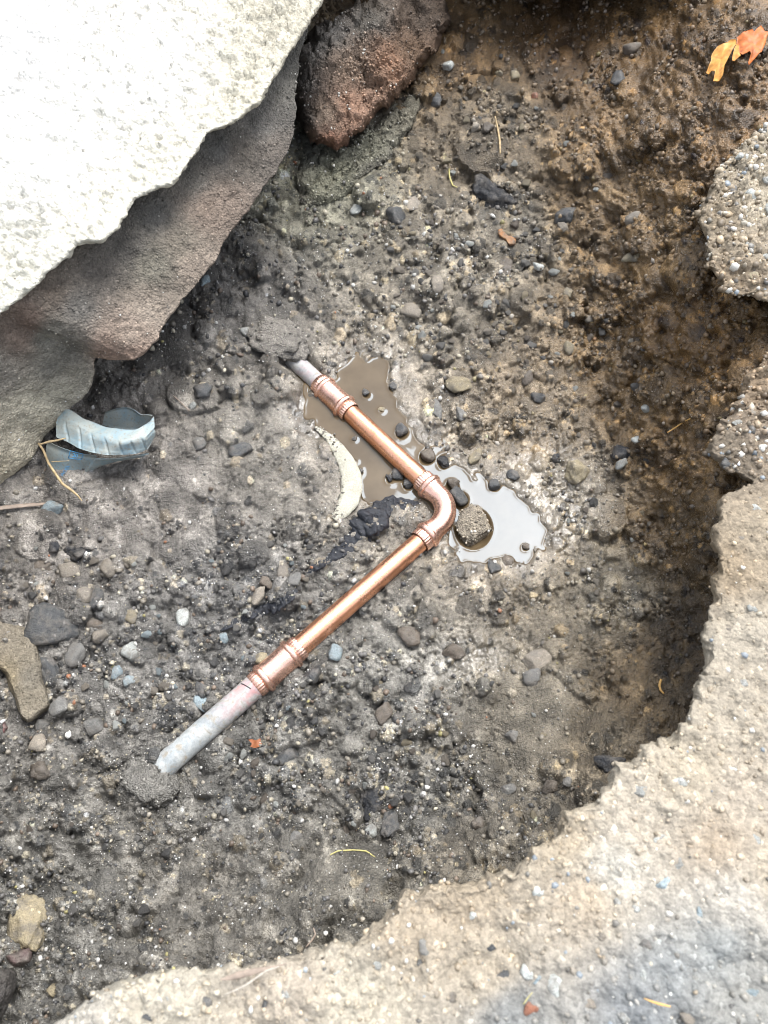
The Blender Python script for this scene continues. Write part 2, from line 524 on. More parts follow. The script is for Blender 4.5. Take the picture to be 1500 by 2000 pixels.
SOILC = idw([  # soil colours: grey mud left, brown clay right, shade painted into the dark recesses
 (300,950,.118,.108,.098),(500,850,.112,.103,.090),(150,1050,.120,.110,.100),(250,1250,.105,.100,.093),(450,1180,.098,.094,.089),(500,1500,.100,.096,.088),(750,1350,.105,.100,.090),
 (800,1570,.085,.081,.073),(1050,1380,.090,.080,.064),(1180,1430,.075,.064,.048),(400,1780,.098,.091,.080),(720,1740,.085,.078,.066),(900,1680,.088,.078,.063),(100,1800,.095,.091,.083),
 (480,580,.088,.082,.075),(620,340,.115,.110,.085),(850,560,.118,.105,.085),(1000,450,.110,.097,.077),(700,780,.128,.112,.092),(980,1020,.115,.100,.080),(1100,960,.120,.106,.086),(1060,820,.098,.082,.062),
 (950,250,.098,.083,.063),(1150,400,.088,.068,.045),(1250,250,.080,.058,.035),(1100,60,.050,.033,.018),(1300,80,.062,.043,.024),(1400,250,.075,.052,.030),(1300,500,.075,.055,.032),(1350,650,.070,.046,.022),
 (1250,750,.075,.056,.034),(1350,900,.070,.050,.028),(1320,1050,.065,.050,.032),(1340,1250,.040,.032,.022),(1250,1350,.070,.057,.040),(1200,1150,.085,.075,.058),(900,90,.080,.058,.036)], UU, VV, 3.5)
BRN = sstep(1.3, 1.9, SOILC[..., 0] / SOILC[..., 2])[..., None]
SOILC = SOILC * (1.42 - .22 * BRN) * (1 + BRN * np.array([.10, -.04, -.26])) * (1 - (1 - BRN) * np.array([.0, .0, .03]))
WET = idw([(300,950,.25),(500,1200,.3),(500,1500,.35),(100,1700,.3),(480,600,.35),(850,560,.5),(1000,400,.55),(700,780,.9),(980,1020,1.),(1090,940,1.0),(930,1280,.85),(1050,1150,.75),(830,1200,.7),(1000,1400,.5),
           (1300,300,.85),(1300,700,.9),(1330,1000,.85),(1200,900,.75),(900,1600,.4),(700,1740,.45),(300,1800,.35)], UU, VV)[..., 0]

PATCH = fft_noise(NY, NX, 22, 110, 81, .6)
DENS = DENS * (.30 + 1.15 * sstep(-.9, 1.1, PATCH))    # gravelly and smeared patches
D = np.zeros((NY, NX))                                 # relief in millimetres
D += 4.6 * ROUGH * fft_noise(NY, NX, 14, 60, 11, 1.0)
D += 1.7 * ROUGH * fft_noise(NY, NX, 6, 18, 12, 0.5)

# the mud breaks into clods: cracks along warped cell borders
wx = fft_noise(NY, NX, 6, 22, 51); wy = fft_noise(NY, NX, 6, 22, 52)
CRK = np.clip(DENS * .9 + .25, 0, 1)
for size, dep, hgt, warp, sd_, th in ((62, 7.0, 3.6, 14, 61, .09), (27, 4.6, 2.8, 7, 62, .15), (12, 2.2, 1.7, 3, 63, .22)):
    cid, ed = worley(UU + wx * warp, VV + wy * warp, size, sd_)
    msk = sstep(-.3, .9, fft_noise(NY, NX, 30, 120, sd_ + 9)) * CRK if size > 20 else CRK
    D += (hgt * cid * msk - dep * np.exp(-(ed / th) ** 2) * msk) * MMPP / .55
    if size > 20: CELLT = (1 + .10 * cid * msk) if size == 62 else CELLT * (1 + .12 * cid * msk)
# crumb templates: broken polyhedral lumps
TN = 41
ty, tx = np.mgrid[-1:1:TN * 1j, -1:1:TN * 1j]
TEMPL = []
for k in range(36):
    r = np.random.default_rng(100 + k)
    h = np.full((TN, TN), 10.0)
    for q in range(r.integers(7, 12)):
        a = r.uniform(0, 2 * math.pi); e = r.uniform(0.1, 1.25)
        n = np.array([math.cos(a) * math.cos(e), math.sin(a) * math.cos(e), math.sin(e)])
        d = r.uniform(0.62, 0.85)
        h = np.minimum(h, (d - n[0] * tx - n[1] * ty) / n[2])
    s = 1 - tx ** 2 - ty ** 2
    h = np.minimum(h, np.sqrt(np.clip(s, 0, 1)) * 1.02)
    h[s <= 0] = -9
    h[h < -0.3] = -9
    TEMPL.append(h)

TINT = np.ones((NY, NX, 3))
def stamp(u, v, rad, hgt, tint=None, templ=None, sink=0.14, asp=1.0):
    """press one crumb of radius rad (photo px) into the relief"""
    cx = (u - U0) / STEP; cy = (v - V0) / STEP; R = rad / STEP
    R2 = R * asp
    m = max(R, R2)
    i0, i1 = int(cx - m), int(cx + m) + 2; j0, j1 = int(cy - m), int(cy + m) + 2
    if i0 < 1 or j0 < 1 or i1 >= NX - 1 or j1 >= NY - 1: return
    yy = (np.arange(j0, j1) - cy) / R2; xx = (np.arange(i0, i1) - cx) / R
    ok_y = np.abs(yy) < 1; ok_x = np.abs(xx) < 1
    iy = np.clip(((yy + 1) * 0.5 * (TN - 1) + 0.5).astype(int), 0, TN - 1); ix = np.clip(((xx + 1) * 0.5 * (TN - 1) + 0.5).astype(int), 0, TN - 1)
    T = TEMPL[templ if templ is not None else int(rng.integers(36))][np.ix_(iy, ix)]
    T = np.where(ok_y[:, None] & ok_x[None], T, -9)
    b0 = D[int(cy), int(cx)]
    mmr = rad * MMPP[int(cy), int(cx)]
    H = b0 + (T - sink) * mmr * hgt
    W = D[j0:j1, i0:i1]
    win = (T > -1) & (H > W)
    W[win] = H[win]
    if tint is not None:
        TINT[j0:j1, i0:i1][win] = tint

# large soft clods first, then smaller and smaller crumbs
for (r0, r1, n, hg) in ((30, 58, 150, .45), (16, 32, 1300, .72), (9, 17, 3400, .95), (5, 9, 9000, 1.1), (3.2, 5, 14000, 1.1)):
    uu = rng.uniform(U0 + 10, U1 - 10, n * 2); vv = rng.uniform(V0 + 10, V1 - 10, n * 2)
    dn = DENS[((vv - V0) / STEP).astype(int), ((uu - U0) / STEP).astype(int)]
    keep = rng.uniform(0, 1, n * 2) < dn * (1.2 if r0 > 15 else 0.8) + (.10 if r0 > 15 else 0)
    for u, v in zip(uu[keep], vv[keep]):
        t = rng.uniform()
        lum = math.exp(rng.normal(0, 0.24 if r0 > 8 else 0.36))
        if t < .62: tint = np.array([1.0, 1.0, 1.0]) * lum
        elif t < .84: tint = np.array([.42, .44, .47]) * lum
        elif t < .95: tint = np.array([1.35, 1.25, 1.08]) * lum
        else: tint = np.array([1.9, 1.8, 1.55]) * lum
        if r0 > 15: tint = np.array([1, 1, 1]) * math.exp(rng.normal(-.1, .25))
        stamp(u, v, rng.uniform(r0, r1), hg * rng.uniform(.7, 1.2), tint, asp=rng.uniform(.7, 1.35))

# named clods pressed out of the mud itself
for (u, v, r, h, t) in ((240,962,48,.35,.72),(445,815,38,.25,.95),(492,1082,34,.4,.72),(590,662,44,.4,.8),(520,775,30,.4,.8),(940,285,52,.55,.55),(1285,770,26,.4,.8),
                        (330,650,60,.4,.6),(290,700,30,.5,.5),(640,1735,60,.35,.9),(560,1760,40,.5,.7),(540,610,40,.35,.85),(1060,800,60,.3,.9),(160,960,30,.3,.9),(690,1700,70,.4,.8),
                        (285,1525,58,.42,.82),(210,1735,46,.4,.75),(120,1745,42,.4,.9),(1180,1010,46,.4,.9),(1050,1420,90,.2,.95)):
    stamp(u, v, r, h, np.array([t, t, t]), asp=rng.uniform(.75, 1.2))

D += 0.55 * fft_noise(NY, NX, 2.2, 7, 13)
# cracks in the drying mud
for line, wpx, dep in (([(150,950),(165,948),(195,930),(215,926),(232,925)],3,7),([(250,960),(255,975),(245,990)],3,5),([(120,985),(135,1010),(140,1030)],3,5),
                       ([(345,1480),(350,1510),(335,1540),(340,1560)],5,9),([(270,1480),(230,1500),(200,1508)],4,6),([(200,1600),(250,1580),(300,1550)],4,6),([(100,1630),(130,1640),(60,1600)],3,5),
                       ([(560,640),(575,660),(560,690)],4,6),([(480,690),(520,720),(500,770)],4,5),([(380,660),(430,690),(445,740)],4,5),
                       ([(640,640),(700,690),(770,690)],5,5),([(600,1550),(650,1560),(690,1610)],4,5),([(850,330),(900,355),(930,360)],5,7),([(430,1060),(470,1090),(460,1130)],3,5)):
    ln = resample(line, 8); ln[:, :2] += rng.normal(0, 2.0, (len(ln), 2))
    d = dist_line(ln, UU, VV)
    D -= dep * np.exp(-(d / wpx) ** 2)

VD = CAM - base; VD /= np.linalg.norm(VD, axis=-1, keepdims=True)
D *= np.clip((NRM * VD).sum(-1), .3, 1.0) ** .6
DDIR = .4 * NRM + .6 * VD; DDIR /= np.linalg.norm(DDIR, axis=-1, keepdims=True)
PUD = np.array([(684,706),(716,698),(760,700),(762,726),(748,760),(772,800),(800,830),(812,862),(850,880),(880,912),(925,930),(960,952),(1000,958),(1020,985),(1050,1012),(1062,1040),(1058,1070),(1030,1094),
       (985,1092),(955,1090),(925,1098),(890,1075),(870,1050),(868,1020),(850,985),(812,975),(775,985),(735,975),(712,965),(704,925),(690,890),(660,862),(640,845),(610,825),(585,795),(600,770),(640,770),(665,740)], float)
jn = fft_noise(NY, NX, 3, 9, 21) * 0.4 + fft_noise(NY, NX, 8, 40, 22) * 5.0
FILMS = [np.array(q, float) for q in ([(590,748),(612,742),(622,760),(604,772)],)]
def sdf_water(U, V):
    d = sdf_poly(PUD, U, V) - 4
    for q in FILMS: d = np.minimum(d, sdf_poly(q, U, V) + 1)
    return d
sd = sdf_water(UU, VV) + jn
WATER_Z = -0.0105
near = sstep(70, 5, sd)
# the basin: soil follows the water level at its rim and dips under it
zt = WATER_Z * 1000 + np.where(sd > 0, sd * 0.15, sd * 0.22).clip(-7, 9)
Drel = (zt - ZB * 1000) + 0.30 * D * (sd > 0) + 0.10 * D * (sd <= 0)
D = D * (1 - near) + Drel * near
WET = np.clip(WET + sstep(60, 0, sd) * 0.6, 0, 1)
film = np.exp(-(((UU - 1055) / 55) ** 2 + ((VV - 925) / 42) ** 2)) + .9 * np.exp(-(((UU - 915) / 70) ** 2 + ((VV - 1290) / 40) ** 2)) + .8 * np.exp(-(((UU - 1110) / 40) ** 2 + ((VV - 1000) / 60) ** 2))
WET = np.clip(WET + film * .7 + .3 * sstep(22, 2, sd), 0, 1.25)
D = D * (1 - .35 * np.clip(film, 0, 1) * (sd > 12))

# ------------------------------------------------------------------ the pipe run: axis lines
PIPE_R = 0.0111
PA = at(np.array([575., 889.]), np.array([704., 998.]), np.array([-.012, -.001]))     # upper arm, old end -> elbow corner
PB = at(np.array([889., 322.]), np.array([998., 1494.]), np.array([-.001, -.001]))    # lower arm, elbow corner -> old end
CORNER = PA[1]
def line_pt(a, b, u):                                     # point of segment a-b whose photo u is given
    lo, hi = 0.0, 1.0
    ua, ub = proj(a)[0], proj(b)[0]
    for _ in range(40):
        m = .5 * (lo + hi); um = proj(a + (b - a) * m)[0]
        if (um < u) == (ua < ub): lo = m
        else: hi = m
    return a + (b - a) * lo

POS = base + DDIR * (D / 1000.0)[..., None]
# the bed under the pipe
for a, b, k0 in ((PA[0], PA[1], 0.0), (PB[0], PB[1], 0.0)):
    ab = b - a; L2 = ab[:2] @ ab[:2]
    q = POS[..., :2] - a[:2]
    t = (q @ ab[:2]) / L2
    dist = np.abs(q[..., 0] * ab[1] - q[..., 1] * ab[0]) / math.sqrt(L2)
    zax = a[2] + ab[2] * np.clip(t, 0, 1)
    lim = zax - 0.003 + np.clip((dist - 0.012) / 0.02, 0, 10) * 0.03
    end = (t > 0.12 if a is PA[0] else t > -0.02) & (t < 1.02 if a is PA[0] else t < 0.93)
    m = end & (dist < 0.04)
    POS[..., 2] = np.where(m, np.minimum(POS[..., 2], lim), POS[..., 2])
dU = np.gradient(POS, axis=1); dV = np.gradient(POS, axis=0)
SN = np.cross(dV, dU); SN /= np.linalg.norm(SN, axis=-1, keepdims=True) + 1e-12
SN *= np.sign(SN[..., 2:3] + 1e-9)

COLR = np.clip(SOILC * 1.3 * TINT * CELLT[..., None] * np.exp(.22 * fft_noise(NY, NX, 18, 90, 41))[..., None] * (1 - .38 * sstep(34, 4, sd) * sstep(-30, -5, sd))[..., None], .012, .6)
# greenish-grey clay smear and patches of paler dry mud
pm = sstep(.9, 2.0, fft_noise(NY, NX, 16, 60, 42))
COLR = COLR * (1 + .35 * pm[..., None])
me = mesh_np('pit_ground', POS.reshape(-1, 3), grid_faces(NY, NX, flip=True), True, Col=COLR.reshape(-1, 3), Wet=WET.ravel())
ground = tag(new_obj('pit_ground', me, None, M_SOIL), 'dug pit floor and walls of wet grey and brown soil', None, None, 'structure')

def sidx(u, v):
    return int(np.clip(round((v - V0) / STEP), 0, NY - 1)), int(np.clip(round((u - U0) / STEP), 0, NX - 1))
def surf(u, v):
    j, i = sidx(u, v)
    return POS[j, i].copy(), NRM[j, i].copy()

# ------------------------------------------------------------------ stones
def ico(sub):
    bm = bmesh.new(); bmesh.ops.create_icosphere(bm, subdivisions=sub, radius=1.0)
    bm.verts.ensure_lookup_table()
    V = np.array([v.co[:] for v in bm.verts]); F = np.array([[v.index for v in f.verts] for f in bm.faces])
    bm.free(); return V, F
ICO = {k: ico(k) for k in (1, 2, 3, 4)}

def stone_shape(sub, seed, planes=12, nz=.06, freq=2.6, lo=.44, hi=.8):
    V, F = ICO[sub]
    r = np.random.default_rng(seed)
    R = np.ones(len(V))
    for _ in range(planes):
        n = r.normal(size=3); n /= np.linalg.norm(n)
        c = V @ n
        d = r.uniform(lo, hi)
        R = np.where(c > 1e-6, np.minimum(R, d / np.maximum(c, 1e-6)), R)
    R = R * (1 + nz * fbm(V, freq, 4, .62, seed))
    P = V * R[:, None]
    ext = (P.max(0) - P.min(0)) / 2
    P = (P - (P.max(0) + P.min(0)) / 2) / ext
    return P, F

def grit_on(P, C, n, parent, seed, r0=.0005, r1=.0028, power=2.2, name='crusted_grit', lum=(1.0, .45), white=.06):
    """crumbs stuck to a surface, in its own colours"""
    r = np.random.default_rng(seed + 40)
    k = r.integers(0, len(P), n); P = P[k] + r.normal(0, .0008, (n, 3)) * np.array([1, 1, .2]); C = C[k]
    V, F = ICO[1]
    rad = r0 + (r1 - r0) * r.uniform(0, 1, n) ** power
    W = (V[None] * (1 + r.uniform(-.3, .3, (n, len(V), 1)))) * rad[:, None, None] * r.uniform(.6, 1.1, (n, 1, 3)) + P[:, None]
    c = C * lum[0] * np.exp(r.normal(0, lum[1], (n, 1)))
    c = np.where(r.uniform(0, 1, (n, 1)) < white, np.array([.5, .48, .43]), c)
    me = mesh_np(name, W.reshape(-1, 3), (F[None] + (np.arange(n) * len(V))[:, None, None]).reshape(-1, 3), False, Col=np.clip(np.repeat(c, len(V), 0), .02, .7))
    return tag(new_obj(name, me, parent, M_GRIT), None, None, None, 'stuff')

def place_stone(name, u, v, w, h, ang, mat, label, cat='stone', group=None, thick=.7, sink=.3, seed=None, sub=3, planes=9, nz=.06, lift=0.0):
    """stone of photo size w x h px, its long axis turned ang degrees clockwise in the photo"""
    seed = seed if seed is not None else int(u * 7 + v * 13)
    P, F = stone_shape(sub, seed, planes, nz)
    p, n = surf(u, v)
    s = mpp(p)
    a, b = w * s / 2, h * s / 2 / .93
    c = min(a, b) * thick
    a_ = -math.radians(ang)
    Q = P * np.array([a, b, c])
    ca, sa = math.cos(a_), math.sin(a_)
    Q = np.stack([Q[:, 0] * ca - Q[:, 1] * sa, Q[:, 0] * sa + Q[:, 1] * ca, Q[:, 2]], -1)
    # lay it on the slope
    zax = n * .75 + np.array([0, 0, .25]); zax /= np.linalg.norm(zax)
    xax = np.cross([0, 1, 0], zax); xax /= np.linalg.norm(xax); yax = np.cross(zax, xax)
    Q = Q[:, :1] * xax + Q[:, 1:2] * yax + Q[:, 2:] * zax
    if mat == 'mud':
        lc = np.median(COLR[max(0, sidx(u, v)[0] - 12):sidx(u, v)[0] + 12, max(0, sidx(u, v)[1] - 12):sidx(u, v)[1] + 12].reshape(-1, 3), axis=0)
        Q = Q * (1 + .05 * fbm(Q, 200, 4, .6, seed))[:, None]
        me = mesh_np(name, Q, F, True, Col=np.clip(1.35 * lc * (1 + .3 * fbm(Q, 150, 3, .6, seed + 1))[:, None], .02, .4), Wet=np.full(len(Q), .35))
        o = new_obj(name, me, None, M_SOIL)
        grit_on(Q[Q[:, 2] > -.2 * c], np.repeat(lc[None], (Q[:, 2] > -.2 * c).sum(), 0), 260, o, seed, .0004, .0022, 2.0)
    else:
        me = mesh_np(name, Q, F)
        o = new_obj(name, me, None, M_ST[mat])
    o.location = p + zax * (c * (.75 - 2 * sink) + lift)
    return tag(o, label, cat, group)

STONES = [
 # u, v, w, h, ang, material, thick, sink, label
 (925,1032,76,84,20,'mud',.5,.22,'rounded dark wet stone standing in the puddle beside the copper elbow'),
 (966,385,96,76,10,'black',.8,.3,'large blackish lump of asphalt on the soil above the gravel'),
 (895,755,52,40,-5,'tan',.8,.25,'crumbly yellowish tan rock right of the upper puddle arm'),
 (1128,923,46,50,0,'tan',.75,.25,'tan rounded rock at the right end of the wet film'),
 (928,892,26,34,10,'tan',.5,.4,'small yellowish stone stuck in the mud bank above the puddle'),
 (1050,1293,58,42,-8,'beige',.6,.25,'pale grey beige stone, larger of the touching two right of the lower pipe'),
 (1037,1328,34,32,0,'grey',.7,.25,'grey stone just below the pale beige one right of the lower pipe'),
 (107,1226,92,80,0,'dark',.7,.3,'big blue grey rock beside the long tan slab stone'),
 (96,1318,42,78,-28,'dark',.7,.25,'narrow dark stone lying along the long tan slab stone'),
 (120,1384,38,36,0,'grey',.7,.25,'grey stone at the foot of the narrow dark stone'),
 (257,1272,34,40,0,'pale',.8,.25,'pale speckled round pebble left of the lower coupling'),
 (197,1245,32,26,10,'beige',.7,.2,'small beige stone right of the big blue grey rock'),
 (358,1207,26,34,-15,'pale',.7,.2,'pale oval pebble below the black strip end'),
 (252,1206,36,30,0,'tan',.6,.3,'tan flat pebble above the pale speckled one'),
 (147,1280,36,44,30,'grey',.7,.3,'grey stone under the big blue grey rock'),
 (212,1113,32,34,0,'beige',.7,.2,'greyish beige stone, right one of the row above the blue grey rock'),
 (135,1115,48,32,-10,'beige',.6,.25,'flat oval beige stone in the middle of the row above the blue grey rock'),
 (88,1104,52,30,-15,'brown',.7,.2,'brownish angular stone, left one of the row above the blue grey rock'),
 (166,1166,30,30,0,'beige',.7,.25,'tan grey pebble below the flat oval beige stone'),
 (190,1168,28,44,0,'dark',.7,.3,'dark upright pebble touching the tan grey one below the oval stone'),
 (148,1077,58,38,5,'black',.7,.35,'black lump of tarry soil above the row of beige stones'),
 (104,1070,26,26,0,'black',.8,.3,'small black lump next to the larger tarry one'),
 (185,1222,34,28,15,'brown',.7,.3,'brown smooth pebble above the small beige stone'),
 (56,1806,76,98,-12,'tan',.6,.2,'large rough yellowish tan rock near the lower left corner'),
 (105,1932,24,24,0,'tan',.8,.2,'small yellow tan stone below the rough tan rock'),
 (1240,506,46,22,-8,'tan',.7,.3,'flat tan stone stuck in the brown wall'),
 (1240,430,32,26,-10,'beige',.7,.3,'beige stone stuck in the brown wall above the flat tan one'),
 (105,995,40,26,5,'blue',.8,.2,'smooth pale bluish pebble under the plastic bottle piece'),
 (876,135,24,22,0,'pale',.8,.2,'small whitish pebble beside the red brown block'),
 (848,198,32,36,-20,'dark',.8,.25,'dark blue grey stone under the whitish pebble'),
 (773,427,38,40,0,'dark',.8,.3,'round dark grey stone below the yellowish ledge'),
 (805,400,44,28,-25,'beige',.4,.3,'flat triangular tan stone chip beside the round dark stone'),
 (695,411,24,20,0,'pale',.8,.2,'white pebble under the edge of the yellowish ledge'),
 (853,566,28,36,-25,'beige',.6,.3,'beige oval stone in the gravel above the puddle'),
 (800,608,44,32,0,'beige',.5,.35,'broad pale tan stone left of the beige oval in the gravel'),
 (985,528,30,50,20,'brown',.6,.3,'upright brown stone under the rust orange chip'),
 (1111,686,20,28,5,'tan',.8,.2,'tan pebble at the foot of the brown wall'),
 (1113,578,24,24,0,'tan',.8,.2,'round yellowish pebble in a cluster at the foot of the brown wall'),
 (1050,528,22,16,10,'pale',.8,.2,'whitish pebble in the upper gravel near the brown wall'),
 (1100,450,20,22,0,'beige',.7,.2,'small beige stone beside the dark clod at the brown wall'),
 (1105,425,44,36,0,'dark',.7,.35,'dark clod at the foot of the brown wall'),
 (930,258,22,20,0,'beige',.8,.15,'beige pebble on top of the dark clod'),
 (952,263,26,26,0,'brown',.8,.15,'brownish pebble next to the beige one on the dark clod'),
 (1235,98,34,34,0,'brown',.8,.3,'brown round stone in the dark recess at the top'),
 (1207,158,30,40,0,'dark',.7,.3,'dark stone in the wall below the recess'),
 (898,812,18,30,-35,'grey',.7,.25,'slim grey stone above the mud bank of the puddle'),
 (852,800,22,44,0,'grey',.5,.35,'upright grey stone half buried above the mud bank'),
 (1030,738,22,30,15,'brown',.7,.25,'brown pebble in the gravel above the wet film'),
 (1050,780,28,24,0,'dark',.7,.3,'dark angular stone in the gravel above the wet film'),
 (1215,911,26,18,-15,'pale',.8,.2,'white pebble at the foot of the brown wall'),
 (1214,884,42,30,0,'black',.6,.3,'black wedge shaped stone beside the white pebble'),
 (1248,862,20,16,0,'pale',.8,.2,'small pale pebble above the black wedge stone'),
 (750,1396,34,44,10,'brown',.8,.25,'grey brown upright stone below the lower pipe'),
 (776,1405,30,22,15,'dark',.8,.3,'dark stone beside the grey brown upright one below the lower pipe'),
 (1000,1441,28,26,0,'grey',.7,.25,'grey stone in the gravel below the pale beige one'),
 (1075,1541,34,30,-20,'brown',.8,.2,'rounded brown stone near the pavement edge'),
 (1111,1531,18,20,0,'grey',.8,.2,'small grey pebble beside the rounded brown stone'),
 (993,1543,32,22,10,'grey',.6,.25,'flat grey stone left of the rounded brown stone'),
 (1192,1492,62,46,0,'black',.8,.35,'black lump of tar against the pavement edge'),
 (722,1573,54,58,0,'black',.75,.3,'round black clod, upper of the pair in the lower gravel'),
 (765,1612,36,52,10,'dark',.75,.3,'dark clod, lower of the pair in the lower gravel'),
 (724,1628,24,24,0,'pale',.8,.2,'pale speckled pebble touching the black clod'),
 (935,1610,26,26,0,'brown',.8,.25,'brownish stone by the mud bank below the gravel'),
 (886,1272,48,30,0,'brown',.6,.4,'mud brown stone lying in the thin wet film'),
 (800,1246,46,36,0,'brown',.5,.4,'mud brown lump beside the thin wet film'),
 (395,1458-110,24,34,-20,'dark',.7,.25,'dark stone touching the grey lower pipe end'),
 (395,1370,30,40,-30,'blue',.6,.3,'slate blue stone on the upper side of the grey pipe end'),
 (443,1436-18,26,14,-38,'beige',.6,.2,'light stone sliver under the grey pipe end'),
 (655,1278,28,32,0,'blue',.7,.25,'blue grey stone right of the lower coupling'),
 (612,1364-40,30,26,0,'dark',.8,.2,'dark stone against the lower coupling'),
 (513,1290,30,26,0,'tan',.7,.25,'pale tan stone on the upper side of the lower coupling'),
 (437,1248,18,20,0,'blue',.7,.2,'small pale turquoise pebble left of the lower coupling'),
 (256,1333,24,22,0,'blue',.7,.2,'pale turquoise stone among the gravel left of the grey pipe end'),
 (229,1315,22,26,0,'blue',.5,.35,'dull green grey stone beside the turquoise one'),
 (365,1130,20,18,0,'grey',.7,.2,'grey pebble left of the black strip'),
 (505,1165,22,40,25,'beige',.7,.2,'long beige pebble leaning on the black strip'),
 (475,1215-60,40,22,-10,'grey',.7,.3,'grey wide pebble beside the black strip'),
 (553,1118,30,34,20,'beige',.7,.3,'beige grey stone above the black strip'),
 (575,1135,26,26,0,'grey',.7,.3,'grey stone between the beige one and the black strip'),
 (520,1140,24,22,0,'brown',.7,.25,'brownish pebble left of the beige grey stone'),
 (388,868,30,26,20,'grey',.7,.25,'pale grey stone right of the plastic bottle piece'),
 (378,798,16,14,0,'pale',.8,.2,'small white pebble in the dark soil above the bottle piece'),
 (397,772,38,30,0,'dark',.7,.35,'dark clod above the pale grey stone'),
 (470,880,46,32,0,'dark',.6,.4,'dark flat clod right of the pale grey stone'),
 (480,648,24,20,20,'pale',.7,.25,'pale pebble in the dark soil under the concrete slab'),
 (402,550,18,26,20,'blue',.7,.25,'pale bluish pebble close under the concrete slab'),
 (1150,160,20,14,0,'tan',.8,.2,'yellowish pebble in the far wall'),
 (1046,187,14,14,0,'red',.8,.2,'tiny salmon pink pebble near the far wall'),
 (975,145,16,18,0,'tan',.8,.2,'small yellow pebble below the dark recess'),
 (1004,150,20,26,0,'tan',.7,.25,'yellow brown pebble beside the dark recess'),
 (1265,800,18,16,0,'pale',.8,.2,'small white pebble in the brown wall'),
 (84,1395+25,30,28,0,'grey',.7,.25,'grey stone below the long tan slab stone'),
 (83,1507,44,32,15,'brown',.6,.3,'brown smooth stone left of the grey pipe end clod'),
 (75,1452,34,34,-10,'beige',.7,.3,'round beige grey stone in the left gravel'),
 (185,1420,38,34,0,'grey',.6,.35,'broad grey stone in the left gravel'),
 (580,1635,26,24,0,'grey',.7,.3,'grey stone in the lower left gravel under the small leaf'),
 (560,1480,48,40,0,'dark',.6,.4,'dark clod below the small rust leaf'),
 (296,1516,126,92,20,'mud',.62,.2,'big cracked mud clod burying the end of the grey pipe'),
 (548,664,140,84,10,'mud',.34,.2,'mud clod over the buried start of the upper pipe'),
 # stones standing in the water
 (716,771,17,17,0,'dark',.8,.25,'dark pebble in the upper arm of the puddle nearest the coupling'),
 (768,756,18,18,0,'dark',.7,.25,'dark pebble at the upper right shore of the puddle'),
 (785,846,27,27,0,'dark',.8,.25,'round black pebble in the puddle right of the upper pipe'),
 (834,893,32,32,0,'brown',.7,.25,'brown stone in the puddle just above the elbow'),
 (866,902,24,32,-25,'black',.7,.3,'black pebble on the mud shore above the elbow'),
 (777,930,28,24,20,'dark',.7,.3,'dark stone under the upper pipe near the elbow'),
 (797,947,22,24,0,'dark',.8,.25,'round dark pebble left of the elbow collar'),
 (761,938,16,16,0,'black',.8,.25,'small black pebble left of the stone under the pipe'),
 (884,950,28,26,0,'brown',.7,.3,'brown stone touching the outside of the elbow, upper one'),
 (895,976,46,36,30,'dark',.7,.3,'dark stone touching the outside of the elbow, lower one'),
 (966,948,26,26,0,'dark',.8,.25,'dark pebble on the far shore of the puddle'),
 (1003,930,26,22,0,'dark',.6,.3,'dark flat pebble in the wet film'),
 (965,1108,30,34,0,'dark',.6,.35,'grey pebble on the near shore of the puddle, left one'),
 (992,1098,26,26,0,'brown',.6,.3,'brown pebble on the near shore of the puddle, right one'),
 (1026,1070,16,16,0,'brown',.6,.3,'olive brown pebble in the right end of the puddle'),
 (1046,1074,10,12,0,'beige',.6,.3,'tiny light pebble in the right end of the puddle'),
 (800,972-25,12,12,0,'black',.8,.2,'tiny black pebble under the elbow'),
 (692,858,12,12,0,'black',.8,.2,'tiny black pebble in the left arm of the puddle'),
 (745,802,16,10,10,'tan',.5,.2,'floating scrap of yellow grit in the puddle'),
 (1085,930-35,20,18,0,'black',.7,.25,'small black pebble above the wet film'),
]
water_stones = []
for q in STONES:
    u, v, w, h, ang, m, th, sk, lab = q
    cat = 'pebble' if 'pebble' in lab else ('clod' if 'clod' in lab or 'lump' in lab else ('rock' if ' rock' in lab else 'stone'))
    nm = {'pebble': 'pebble', 'clod': 'soil_clod', 'rock': 'rock', 'stone': 'stone'}[cat]
    inpud = sd[sidx(u, v)] < 12
    rough = m in ('tan', 'black') or cat == 'clod'
    k_ = .92 if inpud else 1.05
    o = place_stone(nm, u, v, w * k_, h * k_, ang, m, lab, cat, 'stones standing in the puddle' if inpud else 'stones lying in the pit', th, sk, sub=3 if max(w, h) < 50 else 4,
                    planes=13 if not rough else 9, nz=.08 if not rough else (.12 if m == 'tan' else .2))
    if inpud:
        o.location.z = max(o.location.z, WATER_Z + min(w, h) * 0.00054 * th * .1)
        water_stones.append((u, v, w, h))

# ------------------------------------------------------------------ puddle
wu = np.arange(560, 1130, 2.2); wv = np.arange(670, 1240, 2.2)
WU, WV = np.meshgrid(wu, wv)
WP = at(WU, WV, WATER_Z)
gi = np.clip(((WU - U0) / STEP + .5).astype(int), 0, NX - 1); gj = np.clip(((WV - V0) / STEP + .5).astype(int), 0, NY - 1)
land = (POS[gj, gi, 2] > WATER_Z).astype(float)
for (u, v, w, h) in water_stones:
    land = np.maximum(land, (((WU - u) / (w * .5)) ** 2 + ((WV - v) / (h * .5)) ** 2 < 1).astype(float))
PA_px = [proj(PA[0]), proj(PA[1])]; PB_px = [proj(PB[0]), proj(PB[1])]
dp = np.minimum(dist_line(PA_px, WU, WV), dist_line(PB_px, WU, WV))
land = np.maximum(land, (dp < 17).astype(float))
inner = np.clip(blur(land, 2.0), 0, 1)
men = np.where(inner < .5, .6 * (inner * 2) ** 1.4, .6 - (inner - .5) * 2 * 4.0)
WP[..., 2] += men * 1e-3
keep = blur((sdf_water(WU, WV) < 24).astype(float), 1.0) > .5
